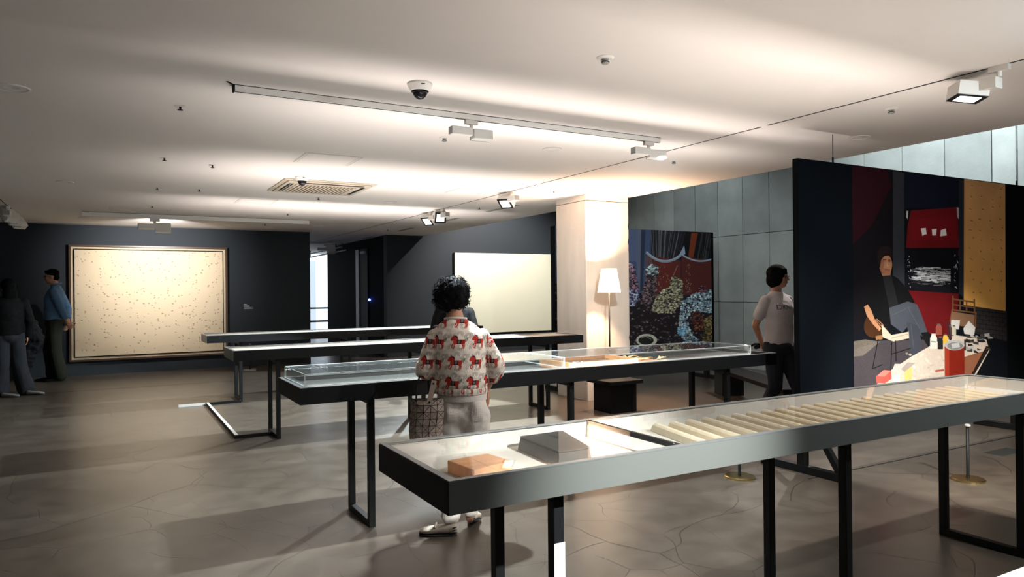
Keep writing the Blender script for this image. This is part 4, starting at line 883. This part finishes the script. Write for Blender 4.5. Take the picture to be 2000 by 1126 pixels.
for (hx, kx, ax, ay) in ((-.035, -.030, -.032, .0), (.125, .105, .088, .06)): b.cap((hx, 0.005, .68), (kx, .02, .40), .068, .052); b.cap((kx, .02, .40), (ax, ay, .07), .055, .034)
hd = MB(); hand(hd, LA[2], (.35, .9, -.1), (0, .1, 1), .92, .7, 1); hand(hd, RA[2], (.05, .45, -.85), (1, .2, 0), .92, .25, -1)
mesh_obj('body', remesh(b, .009, 5, .5, extra=hd), M['skin'], pw); face_parts(fr, pw); 
# sweater
b = MB()
b.loft([[Vector((cx+rx*math.cos(a), cy+ry*math.sin(a), z)) for a in [2*PI*i/28 for i in range(28)]] for z, cx, cy, rx, ry in ((.838, .040, .0, .146, .118), (.875, .040, .0, .150, .122), (.885, .040, .0, .158, .130), (.94, .038, .0, .162, .132), (1.02, .035, .0, .160, .128), (1.12, .030, .003, .166, .122), (1.19, .025, .006, .158, .112), (1.235, .018, .010, .125, .094), (1.265, .010, .015, .090, .078), (1.283, .008, .018, .066, .064), (1.29, .008, .018, .060, .058))])
for A, e in ((LA, -1), (RA, 1)):
    b.cap(A[0], A[1], .058, .058); m_ = Vector(A[1]).lerp(Vector(A[2]), .42); b.cap(A[1], m_, .060, .050)
    for t, r in ((.05, .062), (.22, .064), (.40, .060)): q = Vector(A[1]).lerp(Vector(A[2]), t); b.cap(q, q+Vector((0, .012, -.006)), r, r)
    for t, r in ((.78, .063), (.92, .064)): q = Vector(A[0]).lerp(Vector(A[1]), t); b.cap(q, q+Vector((0, 0, -.01)), r, r)
me = remesh(b, .007, 9, .5, wr=(15, .0055, 1.8))
# horse print, one repeat drawn on a 320 x 376 board
c = Cv(320, 376, (.74, .66, .58)); Tz = lambda x, y: ((x-372)*2.55, (665-y)*2.55); c.T = Tz; RED = (.42, .026, .018); DK = (.020, .016, .018); GR = (.26, .23, .21)
def shoe_ring(cx, cy, w, h, up=1):
    for ox in (-125.5, 0, 125.5):
        for oy in (-147.5, 0, 147.5):
            pts = [(cx+ox+w*math.cos(t), cy+oy-up*h*math.sin(t)) for t in [-.75+(PI+1.5)*i/16 for i in range(17)]]; c.line(pts, 15, GR, .85); c.line(pts, 8, (.66, .58, .51), .9); c.line(pts, 2.5, GR, .7)
shoe_ring(392, 640, 17, 20); shoe_ring(446, 636, 17, 20, -1); shoe_ring(479, 566, 15, 19); shoe_ring(386, 552, 13, 15, -1); shoe_ring(430, 548, 14, 15)
c.poly([(392, 562), (408, 556), (420, 572), (428, 588), (462, 586), (468, 594), (466, 620), (455, 622), (430, 620), (404, 622), (396, 606), (398, 592), (390, 596), (380, 588), (382, 578)], RED, 1, .15)
c.poly([(380, 580), (392, 572), (400, 590), (388, 598)], (.42, .03, .02)); c.poly([(386, 568), (402, 556), (416, 560), (424, 578), (414, 572), (402, 564)], DK); c.poly([(396, 556), (400, 548), (404, 558)], RED)
for q in ([(400, 616), (392, 634), (398, 648)], [(410, 618), (408, 636), (402, 652)], [(448, 616), (458, 632), (452, 652)], [(460, 612), (464, 634), (462, 652)]): c.line(q, 6.5, RED); c.line(q[-2:], 3.5, (.40, .06, .03))
c.poly([(418, 588), (444, 586), (446, 618), (420, 620)], DK); c.poly([(426, 594), (438, 593), (439, 611), (427, 612)], (.16, .13, .12)); c.line([(462, 588), (474, 582), (480, 572), (476, 594), (468, 602)], 7, (.20, .22, .15))
M['horses'] = image_mat('horse_print_knit', c.a, .9, repeat=True, bump=(120, .25))
uv = me.uv_layers.new(name='UVMap'); 
for p in me.polygons:
    n_ = p.normal
    for li in p.loop_indices:
        v = me.vertices[me.loops[li].vertex_index].co; row = math.floor((v.z-.85)/.137)
        if v.x < -.115+.0*v.z and v.z < 1.2: u = math.atan2(v.y-.02, -(v.x+.17))*-.075-.12
        elif v.x > .205 and v.z < 1.2: u = math.atan2(v.y-.02, v.x-.24)*.075+.26
        else: u = .03+.155*math.asin(max(-1, min(1, (v.x-.03)/.172))) if v.y < .01 else .03-.155*math.asin(max(-1, min(1, (v.x-.03)/.172)))
        uv.data[li].uv = ((u-.009-.15*(v.z-1.043))/.116+.46, (v.z-.982)/.120)
sw = mesh_obj('sweater', me, M['horses'], pw)
rb = MB(); rg = []
for z, f in ((.836, 1.03), (.842, 1.06), (.872, 1.06), (.880, 1.02)): rg.append([Vector((.040+.146*f*math.cos(a)*(1+.012*(i % 2)), .118*f*math.sin(a)*(1+.012*(i % 2)), z)) for i, a in enumerate([2*PI*i/96 for i in range(96)])])
ct = rb.loft(rg, cap=False)
rbm = [[((40+i) / 9., 0)]*4 for i in range(len(rb.f))]
for i in range(len(rb.f)): a = (i % 96)/96*2*PI; rb.uv[i] = [((.155*a)/.118, .05), ((.155*(a+2*PI/96))/.118, .05), ((.155*(a+2*PI/96))/.118, .28), ((.155*a)/.118, .28)]
rb.build('ribbed_hem', M['horses'], sw, smooth=True)
cl = MB().tube([(.008+.064*math.cos(a), .018+.062*math.sin(a), 1.284-.006*math.sin(a)) for a in [2*PI*i/24 for i in range(25)]], .007, 8, cap=False); cl.build('neck_band', M['inner_white'], sw, smooth=True)
# trousers
def legs(parts, voxel, wr, m, p, name='trousers', extra=None, smooth=5):
    b = MB()
    for q in parts: b.cap(*q)
    if extra:
        for e in extra: b.ell(*e)
    return mesh_obj(name, remesh(b, voxel, smooth, .5, wr=wr), m, p)
M['white_denim'] = cloth('white_denim', (.62, .57, .52), .85, 200, .3)
tr_ = legs([((-.032, .0, .70), (-.03, .02, .42), .095, .080), ((-.03, .02, .42), (-.03, .0, .15), .074, .058), ((-.03, .0, .15), (-.03, .0, .105), .060, .060), ((.118, .0, .70), (.105, .025, .42), .098, .072), ((.105, .025, .42), (.092, .05, .16), .072, .056), ((.092, .05, .16), (.09, .055, .125), .057, .057)], .008, (13, .009, .9), M['white_denim'], pw,
            extra=[((-.02, -.012, .735), (.092, .100, .12), 18), ((.106, -.012, .735), (.092, .100, .12), 18), ((.042, .0, .80), (.150, .112, .065), 24), ((.042, -.008, .73), (.13, .102, .12), 22)], smooth=12)
def patch(name, x0, x1, z0, z1, mesh_obj_, m, p, d=.002):
    """stitched pocket laid on the seat of the trousers"""
    b = MB(); me = mesh_obj_.data; from mathutils.bvhtree import BVHTree
    bv = BVHTree.FromPolygons([v.co for v in me.vertices], [tuple(q.vertices) for q in me.polygons]); n = 6; g = []
    for j in range(n+1):
        for i in range(n+1):
            x = x0+(x1-x0)*i/n; z = z0+(z1-z0)*j/n; h = bv.ray_cast(Vector((x, -.6, z)), Vector((0, 1, 0)))
            y = h[0].y if h[0] else 0; g.append((x, y-d, z))
    b.add(g, [(j*(n+1)+i, j*(n+1)+i+1, (j+1)*(n+1)+i+1, (j+1)*(n+1)+i) for j in range(n) for i in range(n)]); return b.build(name, m, p)
patch('back_pocket', .095, .160, .685, .775, tr_, M['white_denim'], pw, .006); patch('back_pocket', -.045, .015, .685, .775, tr_, M['white_denim'], pw, .006)
wb = MB().loft([[Vector((.042+.150*math.cos(a), .118*math.sin(a), z)) for a in [2*PI*i/40 for i in range(40)]] for z in (.800, .836)], cap=False); wb.build('waistband', M['white_denim'], pw, smooth=True)
# curly hair
M['hair_curl'] = mat('curly_black_hair', (.004, .004, .005), .75, spec=.06)
b = MB(); hc = Vector((-.014, .058, 1.432)); b.ell(hc+Vector((0, .012, .006)), (.110, .118, .100), 30); b.ell(hc+Vector((-.022, -.01, -.045)), (.085, .095, .070), 24); b.ell(hc+Vector((.02, -.015, -.035)), (.085, .09, .062), 24)
hm = remesh(b, .008, 2, .5, wr=(34, .010)); ho = mesh_obj('hair', hm, M['hair_curl'], pw); cb = MB(); rr = random.Random(4)
vs_ = [v for v in hm.vertices]; 
for i in range(620):
    v = rr.choice(vs_); p0 = v.co-v.normal*.004; n_ = v.normal; a = n_.cross(Vector((rr.uniform(-1, 1), rr.uniform(-1, 1), rr.uniform(-1, 1)))).normalized(); e_ = n_.cross(a); r = rr.uniform(.006, .013); ph = rr.uniform(0, 6)
    cb.tube([p0+(a*math.cos(t+ph)*.9+n_*(math.sin(t+ph)*.9+.6))*r+e_*t*.0022 for t in [i2*.75 for i2 in range(7)]], .0014, 4)
cb.build('curls', M['hair_curl'], ho, smooth=True)['kind'] = 'stuff'
# loafers
M['suede'] = cloth('beige_suede', (.42, .36, .30), .9, 90, .3)
o, pt = shoe(pw, (.005, -.035, 0), (-1, .12, 0), M['suede'], .225, w=.040); o['label'] = 'beige driving loafer pointing left'
MB().tube([pt(.13, -.036, .052), pt(.125, -.01, .066), pt(.125, .012, .066), pt(.13, .034, .052)], .006, 8).build('tassel_strap', M['suede'], o)
st_ = MB()
for i in range(3):
    for j in range(3): q = pt(.004+.008*j, -.022-.006*j, .022+.015*i); st_.ell(q, .0042, 8)
st_.build('rubber_studs', M['black_matte'], o)
o, pt = shoe(pw, (.098, .03, 0), (.10, 1, 0), M['suede'], .225, w=.040, lift=.22)
st_ = MB()
for i in range(3):
    for j in (-1, 0, 1): st_.ell(pt(-.001, j*.012, .024+.013*i), .004, 8)
st_.build('rubber_studs', M['black_matte'], o)
# geometric panelled tote hanging from her left forearm
bg = empty('tote_bag', (0, 0, 0), 0, 'beige tote bag of triangular panels hanging from the left arm of the horse-print visitor', 'bag'); bg.rotation_euler = pw.rotation_euler; bg.location = pw.location
M['tri'] = mat('beige_panel', (.27, .21, .175), .35, spec=.4); M['tri_b'] = mat('beige_panel_b', (.23, .18, .15), .35, spec=.4); M['mesh_black'] = mat('black_mesh_fabric', (.02, .018, .018), .8)
BX0, BX1, BZ1, NC, NR, cs = -.262, -.070, .828, 5, 9, .0385
def bagp(u, v, side):
    z = BZ1-v; x = BX0+u; pull = .030*math.sin(PI*min(1, max(0, v/.10))*.5); y = -.115+side*(.012+pull)*(math.sin(PI*min(1, max(0, u/(BX1-BX0))))**.5)
    return Vector((x+(.006*math.sin(v*25)), y+.006*math.sin(u*40+v*30), z-(.016*math.sin(PI*u/(BX1-BX0)) if v < .01 else 0)))
inner = MB(); rows = []
for r_ in range(NR+1):
    v = r_*cs; ring = [bagp(i*cs, v, -1)+Vector((0, .002, 0)) for i in range(NC+1)]+[bagp(i*cs, v, 1) for i in range(NC, -1, -1)]; rows.append(ring)
inner.loft(rows).build('bag_lining', M['mesh_black'], bg)
for r_ in range(NR):
    for q in range(NC):
        c00, c10, c11, c01 = [bagp((q+a)*cs, (r_+b2)*cs, -1) for a, b2 in ((0, 0), (1, 0), (1, 1), (0, 1))]
        tr2 = [(c00, c10, c01), (c10, c11, c01)] if (r_+q) % 2 else [(c00, c10, c11), (c00, c11, c01)]
        mid = (c00+c10+c11+c01)/4
        if (r_ % 2 == 0 and q % 2 == 0): tr2 = [(c00, c10, mid), (c10, c11, mid), (c11, c01, mid), (c01, c00, mid)]
        for T3_ in tr2:
            cc_ = sum(T3_, Vector())/3; nr = (T3_[1]-T3_[0]).cross(T3_[2]-T3_[0]).normalized(); nr = nr if nr.y < 0 else -nr
            P_ = [cc_+(p-cc_)*.86 for p in T3_]; fr_ = [p+nr*.0035+Vector((0, rr.uniform(-.0015, 0), 0)) for p in P_]; bk_ = [p for p in P_]
            MB().add(fr_+bk_, [(0, 1, 2), (5, 4, 3), (0, 3, 4, 1), (1, 4, 5, 2), (2, 5, 3, 0)]).build('triangle_panel', M['tri'] if rr.random() < .6 else M['tri_b'], bg)
MB().tube([(-.225, -.13, .815), (-.222, -.09, .90), (-.205, -.03, .955), (-.185, .05, .975), (-.165, .09, .94), (-.15, -.06, .83)], .0055, 8).build('handle', M['black_matte'], bg)
hm_ = MB().bar((-.150, -.185, .80), (-.118, -.150, .935), .030, .004, up=(0, 1, 0)); hm_.build('hang_tag', M['tri'], bg); MB().ell((-.123, -.166, .918), (.006, .004, .006), 8).ell((-.146, -.186, .815), (.006, .004, .006), 8).build('snap_button', M['black_matte'], bg)

# ---- visitor in the grey lettered T-shirt walking behind the mural panel
pr_ = person(1520, 5.0, 'person with black bob in grey lettered T-shirt walking behind the mural panel')
f_ = Vector((.78, -.62, 0)).normalized(); s_ = Vector((-.62, -.78, 0)).normalized()      # heading: right, a little towards the viewer
def L3(a, b2, z): return f_*a+s_*b2+Vector((0, 0, z))          # a forward, b2 towards her right (the viewer's side)
b = MB(); fr = head(b, L3(.01, 0, 1.56), (1, -.28, 0), .98, .05); b.cap(L3(-.015, 0, 1.47), L3(-.03, 0, 1.38), .050, .055)
def torso(b, lv, n=24):
    b.loft([[L3(a+ra*math.cos(t), rb_*math.sin(t), z) for t in [2*PI*i/n for i in range(n)]] for z, a, ra, rb_ in lv])
torso(b, ((.85, -.01, .11, .15), (.95, 0, .10, .15), (1.1, .0, .10, .14), (1.28, 0, .105, .17), (1.37, -.02, .07, .12), (1.41, -.03, .05, .06)))
ARM = [(L3(-.02, .175, 1.33), L3(-.11, .215, 1.07), L3(-.16, .06, .885)), (L3(-.02, -.175, 1.33), L3(-.11, -.215, 1.07), L3(-.17, -.04, .87))]
for A in ARM: b.cap(A[0], A[1], .046, .037); b.cap(A[1], A[2], .036, .025)
K = [(L3(.0, .08, .86), L3(.02, .08, .46), L3(-.20, .07, .10)), (L3(0, -.08, .86), L3(.16, -.07, .48), L3(.30, -.06, .09))]
for A in K: b.cap(A[0], A[1], .08, .055); b.cap(A[1], A[2], .052, .036)
hd = MB(); hand(hd, ARM[0][2], -s_*.9+Vector((0, 0, -.3)), -f_, .95, .5, 1); hand(hd, ARM[1][2], s_*.9+Vector((0, 0, -.3)), -f_, .95, .5, -1)
mesh_obj('body', remesh(b, .009, 4, .5, extra=hd), M['skin'], pr_); face_parts(fr, pr_); glasses(fr, pr_)
b = MB(); torso(b, ((.855, -.005, .128, .172), (.90, 0, .126, .170), (1.0, .012, .122, .162), (1.12, .012, .120, .158), (1.25, .012, .125, .172), (1.32, -.005, .110, .175), (1.37, -.02, .080, .135), (1.40, -.025, .062, .085), (1.412, -.028, .055, .066)), 28)
for A in ARM: b.cap(Vector(A[0])+Vector((0, 0, -.01)), Vector(A[0]).lerp(Vector(A[1]), .62), .057, .060); b.cap(L3(-.02, 0, 1.34), A[0], .060, .050)
M['grey_jersey'] = cloth('grey_jersey', (.50, .46, .47), .9, 90, .2)
tsh = mesh_obj('t_shirt', remesh(b, .009, 4, .5, wr=(9, .006, 1.6)), M['grey_jersey'], pr_)
legs([(K[0][0], K[0][1], .105, .072), (K[0][1], K[0][2], .070, .052), (K[1][0], K[1][1], .105, .072), (K[1][1], K[1][2], .070, .052)], .010, (12, .004, .7), cloth('dark_denim', (.014, .016, .024)), pr_, extra=[(L3(0, 0, .85), (.135, .16, .09), 20)])
b = MB(); g = fr[0]; R_ = fr[1]; b.ell(g(0, -.022, .038), (.096, .104, .096), 26, R_); b.ell(g(0, -.045, -.03), (.088, .080, .085), 22, R_)
for e in (-1, 1): b.ell(g(e*.075, .0, -.02), (.024, .060, .078), 14, R_)
b.ell(g(0, .045, .078), (.066, .034, .022), 14, R_)
mesh_obj('hair', remesh(b, .008, 4, .5, wr=(30, .003)), M['hair'], pr_)
shoe(pr_, tuple(L3(-.26, .07, 0)), f_, M['black_matte'], .24, lift=.35); shoe(pr_, tuple(L3(.27, -.06, 0)), f_, M['black_matte'], .24)
MB().lathe([(.0, 0), (.002, 0), (.002, .001), (0, .001)], 6)
# chest lettering, bent to the shirt
cu = bpy.data.curves.new('lettering', 'FONT'); cu.body = 'DKNY'; cu.size = .066; cu.extrude = .0; cu.align_x = 'CENTER'
to = bpy.data.objects.new('tmp', cu); COL.objects.link(to); bpy.context.view_layer.update(); tm = bpy.data.meshes.new_from_object(to.evaluated_get(bpy.context.evaluated_depsgraph_get())); bpy.data.objects.remove(to)
bm = bmesh.new(); bm.from_mesh(tm); bmesh.ops.subdivide_edges(bm, edges=list(bm.edges), cuts=2, use_grid_fill=True); bm.to_mesh(tm); bm.free()
from mathutils.bvhtree import BVHTree
bv = BVHTree.FromPolygons([v.co for v in tsh.data.vertices], [tuple(q.vertices) for q in tsh.data.polygons])
for v in tm.vertices:
    o_ = L3(.5, .045-v.co.x, 1.235+v.co.y); h = bv.ray_cast(o_, -f_)
    v.co = (h[0] if h[0] else o_-f_*.38)+f_*.0035
mesh_obj('chest_lettering', tm, mat('dark_print', (.05, .055, .07), .7), pr_)
bgh = MB().cap(L3(-.20, .02, .86), L3(-.27, .02, .83), .03, .022).tube([L3(-.18, .08, .87), L3(-.26, .05, .865), L3(-.34, .03, .835)], .012, 8).build('folded_jacket', M['black_matte']); bgh.location = pr_.location; bgh.rotation_euler = pr_.rotation_euler; bgh.name = 'handbag'; tag(bgh, 'black handbag end held behind the back of the T-shirt visitor', 'bag')

# ---- man in the light blue shirt before the painting
pm = person(107, 14.25, 'person in glasses, light blue shirt and olive trousers looking left beside the beige painting')
f_ = Vector((-.98, .2, 0)); s_ = Vector((-.2, -.98, 0)); b = MB(); fr = head(b, L3(.045, 0, 1.755), (-1, .1, 0), 1.08, .08); b.cap(L3(0, 0, 1.66), L3(-.02, 0, 1.56), .055, .062)
torso(b, ((.95, -.01, .11, .16), (1.1, 0, .11, .16), (1.3, .0, .12, .17), (1.48, 0, .11, .20), (1.56, -.01, .07, .12), (1.6, -.02, .05, .06)))
ARM = [(L3(-.03, .20, 1.50), L3(-.14, .23, 1.20), L3(-.20, .08, .97)), (L3(-.03, -.20, 1.50), L3(-.14, -.23, 1.20), L3(-.19, -.04, .95))]
for A in ARM: b.cap(A[0], A[1], .052, .042); b.cap(A[1], A[2], .040, .028)
K = [(L3(-.01, .09, .98), L3(-.02, .10, .52), L3(-.10, .10, .10)), (L3(.0, -.09, .98), L3(.10, -.10, .52), L3(.06, -.12, .10))]
for A in K: b.cap(A[0], A[1], .09, .06); b.cap(A[1], A[2], .058, .04)
hd = MB(); hand(hd, ARM[0][2], (-f_*.4-s_*.5+Vector((0, 0, -.6))), s_, 1.05, .5, 1); hand(hd, ARM[1][2], (s_*.8+Vector((0, 0, -.5))), -f_, 1.05, .5, -1)
mesh_obj('body', remesh(b, .012, 4, .5, extra=hd), M['skin'], pm); face_parts(fr, pm); glasses(fr, pm)
b = MB(); torso(b, ((1.02, .0, .130, .18), (1.06, .01, .15, .19), (1.2, .01, .145, .18), (1.38, .005, .145, .195), (1.5, -.01, .12, .21), (1.57, -.02, .085, .13), (1.61, -.02, .065, .075)), 28)
for A in ARM: b.cap(A[0], A[1], .072, .064); b.cap(A[1], Vector(A[1]).lerp(Vector(A[2]), .55), .062, .050)
M['blue_shirt'] = cloth('light_blue_shirt', (.085, .17, .29), .85, 80, .2); mesh_obj('shirt', remesh(b, .012, 4, .5, wr=(7, .009, 1.5)), M['blue_shirt'], pm)
MB().tube([L3(-.02+.07*math.cos(a), .07*math.sin(a), 1.625-.02*math.cos(a)) for a in [2*PI*i/20 for i in range(21)]], .018, 8, cap=False).build('collar', M['blue_shirt'], pm, smooth=True)
legs([(K[0][0], K[0][1], .115, .098), (K[0][1], K[0][2], .098, .100), (K[1][0], K[1][1], .115, .098), (K[1][1], K[1][2], .098, .098)], .012, (7, .008, .7), cloth('olive_cotton', (.018, .019, .013)), pm, extra=[(L3(0, 0, .97), (.15, .17, .10), 20)])
MB().loft([[L3(.14*math.cos(a), .178*math.sin(a), z) for a in [2*PI*i/28 for i in range(28)]] for z in (1.005, 1.04)], cap=False).build('belt', M['black_matte'], pm, smooth=True)
b = MB(); g = fr[0]; R_ = fr[1]; b.ell(g(0, -.020, .050), (.090, .102, .082), 24, R_); b.ell(g(0, -.060, -.01), (.078, .055, .065), 18, R_); b.ell(g(0, .055, .080), (.06, .035, .028), 12, R_)
mesh_obj('hair', remesh(b, .009, 3, .5, wr=(28, .006)), M['hair'], pm)
shoe(pm, tuple(L3(-.16, .10, 0)), f_, M['black_matte'], .30, w=.05); shoe(pm, tuple(L3(.02, -.12, 0)), f_, M['black_matte'], .30, w=.05)

# ---- silhouetted visitor at the left edge
pl_ = person(16, 12.5, 'person in black top, loose dark jeans and pale trainers at the left edge')
f_ = Vector((-.15, 1, 0)).normalized(); s_ = Vector((1, .15, 0)).normalized(); b = MB(); fr = head(b, L3(.03, 0, 1.56), (-.5, 1, 0), 1.0, .1); b.cap(L3(0, 0, 1.48), L3(-.01, 0, 1.40), .052, .06)
torso(b, ((.85, 0, .11, .15), (1.1, 0, .11, .15), (1.32, 0, .11, .18), (1.40, 0, .07, .11), (1.44, 0, .05, .06)))
ARM = [(L3(0, .19, 1.34), L3(-.03, .25, 1.08), L3(.08, .24, .86)), (L3(0, -.19, 1.34), L3(-.03, -.25, 1.08), L3(.1, -.2, .86))]
for A in ARM: b.cap(A[0], A[1], .05, .04); b.cap(A[1], A[2], .038, .027)
K = [(L3(0, .09, .86), L3(.02, .12, .48), L3(0, .20, .10)), (L3(0, -.09, .86), L3(0, -.09, .48), L3(0, -.10, .10))]
for A in K: b.cap(A[0], A[1], .085, .06); b.cap(A[1], A[2], .056, .038)
hd = MB(); hand(hd, ARM[0][2], (0, .2, -1), (1, 0, 0), 1., .4, 1); hand(hd, ARM[1][2], (0, .2, -1), (-1, 0, 0), 1., .4, -1)
mesh_obj('body', remesh(b, .012, 4, .5, extra=hd), M['skin'], pl_); face_parts(fr, pl_)
b = MB(); torso(b, ((.88, 0, .14, .19), (1.0, 0, .145, .19), (1.2, 0, .14, .19), (1.33, 0, .125, .21), (1.40, 0, .09, .14), (1.44, 0, .065, .075)), 26)
for A in ARM: b.cap(A[0], A[1], .074, .064); b.cap(A[1], A[2], .062, .045)
mesh_obj('jacket', remesh(b, .012, 4, .5, wr=(7, .009, 1.4)), cloth('black_wool', (.0025, .0025, .003)), pl_)
legs([(K[0][0], K[0][1], .115, .10), (K[0][1], K[0][2], .10, .115), (K[1][0], K[1][1], .115, .10), (K[1][1], K[1][2], .10, .115)], .012, (7, .010, .6), cloth('dark_jeans', (.020, .022, .028)), pl_, extra=[(L3(0, 0, .85), (.17, .14, .10), 20)])
b = MB(); g = fr[0]; R_ = fr[1]; b.ell(g(0, -.02, .035), (.095, .105, .10), 24, R_); b.ell(g(0, -.05, -.09), (.10, .07, .13), 20, R_)
mesh_obj('hair', remesh(b, .010, 4, .5, wr=(25, .004)), M['hair'], pl_)
M['trainer'] = mat('pale_trainer', (.16, .16, .155), .8)
shoe(pl_, tuple(L3(-.08, .20, 0)), (.75, -.35, 0), M['trainer'], .235, w=.042); shoe(pl_, tuple(L3(-.10, -.10, 0)), (.75, -.4, 0), M['trainer'], .235, w=.042)
# dark coat-like bag at that visitor's side
q = pY(57, 600, 12.9); b = MB()
b.cap((0, 0, 1.00), (.05, 0, .80), .10, .14).cap((.05, 0, .80), (-.02, 0, .45), .14, .07).cap((-.02, 0, .45), (-.06, 0, .06), .07, .05)
cb_ = empty('dark_coat', (q.x, q.y, 0), 0, 'dark bundled coat held at the side of the left edge visitor', 'coat'); mesh_obj('coat_bundle', remesh(b, .014, 2, .5, wr=(12, .03)), cloth('black_fleece', (.007, .007, .009)), cb_)
# ---- visitor hidden behind the curly-haired one, bending over the third case
ph_ = person(887, 8.55, 'person in black mostly hidden behind the head of the horse-print visitor, only shoulders showing')
f_ = Vector((0, -1, 0)); s_ = Vector((1, 0, 0)); b = MB(); fr = head(b, L3(.16, -.02, 1.38), (0, -1, 0), .98, .6); b.cap(L3(.10, 0, 1.32), L3(.04, 0, 1.24), .05, .06)
torso(b, ((.85, 0, .11, .15), (1.05, .02, .11, .15), (1.18, .04, .11, .18), (1.26, .05, .07, .11), (1.30, .06, .05, .06)))
ARM = [(L3(.04, .20, 1.17), L3(.05, .26, .96), L3(.22, .20, .97)), (L3(.04, -.20, 1.17), L3(.05, -.26, .96), L3(.22, -.20, .97))]
for A in ARM: b.cap(A[0], A[1], .05, .04); b.cap(A[1], A[2], .038, .027)
K = [(L3(0, .09, .86), L3(.02, .10, .48), L3(0, .11, .10)), (L3(0, -.09, .86), L3(0, -.10, .48), L3(0, -.11, .10))]
for A in K: b.cap(A[0], A[1], .085, .06); b.cap(A[1], A[2], .056, .038)
hd = MB(); hand(hd, ARM[0][2], (0, -1, -.2), (0, 0, 1), 1., .4, 1); hand(hd, ARM[1][2], (0, -1, -.2), (0, 0, 1), 1., .4, -1)
mesh_obj('body', remesh(b, .012, 4, .5, extra=hd), M['skin'], ph_); face_parts(fr, ph_)
b = MB(); torso(b, ((.86, 0, .14, .18), (1.0, 0, .14, .18), (1.12, .03, .13, .20), (1.20, .04, .11, .19), (1.27, .05, .09, .12), (1.31, .06, .065, .07)), 26)
for A in ARM: b.cap(A[0], A[1], .070, .060); b.cap(A[1], A[2], .058, .042)
mesh_obj('coat', remesh(b, .012, 4, .5, wr=(8, .006, 1.4)), cloth('black_coat', (.002, .002, .0025)), ph_)
legs([(K[0][0], K[0][1], .11, .085), (K[0][1], K[0][2], .085, .08), (K[1][0], K[1][1], .11, .085), (K[1][1], K[1][2], .085, .08)], .014, (8, .005, .7), cloth('black_trousers', (.010, .010, .012)), ph_, extra=[(L3(0, 0, .85), (.16, .13, .09), 18)])
b = MB(); g = fr[0]; R_ = fr[1]; b.ell(g(0, -.02, .035), (.090, .10, .092), 22, R_); b.ell(g(0, -.05, -.05), (.085, .06, .09), 18, R_); mesh_obj('hair', remesh(b, .010, 4, .5), M['hair'], ph_)
shoe(ph_, tuple(L3(-.08, .11, 0)), f_, M['black_matte'], .25); shoe(ph_, tuple(L3(-.08, -.11, 0)), f_, M['black_matte'], .25)

bpy.data.scenes.remove(SIDE)
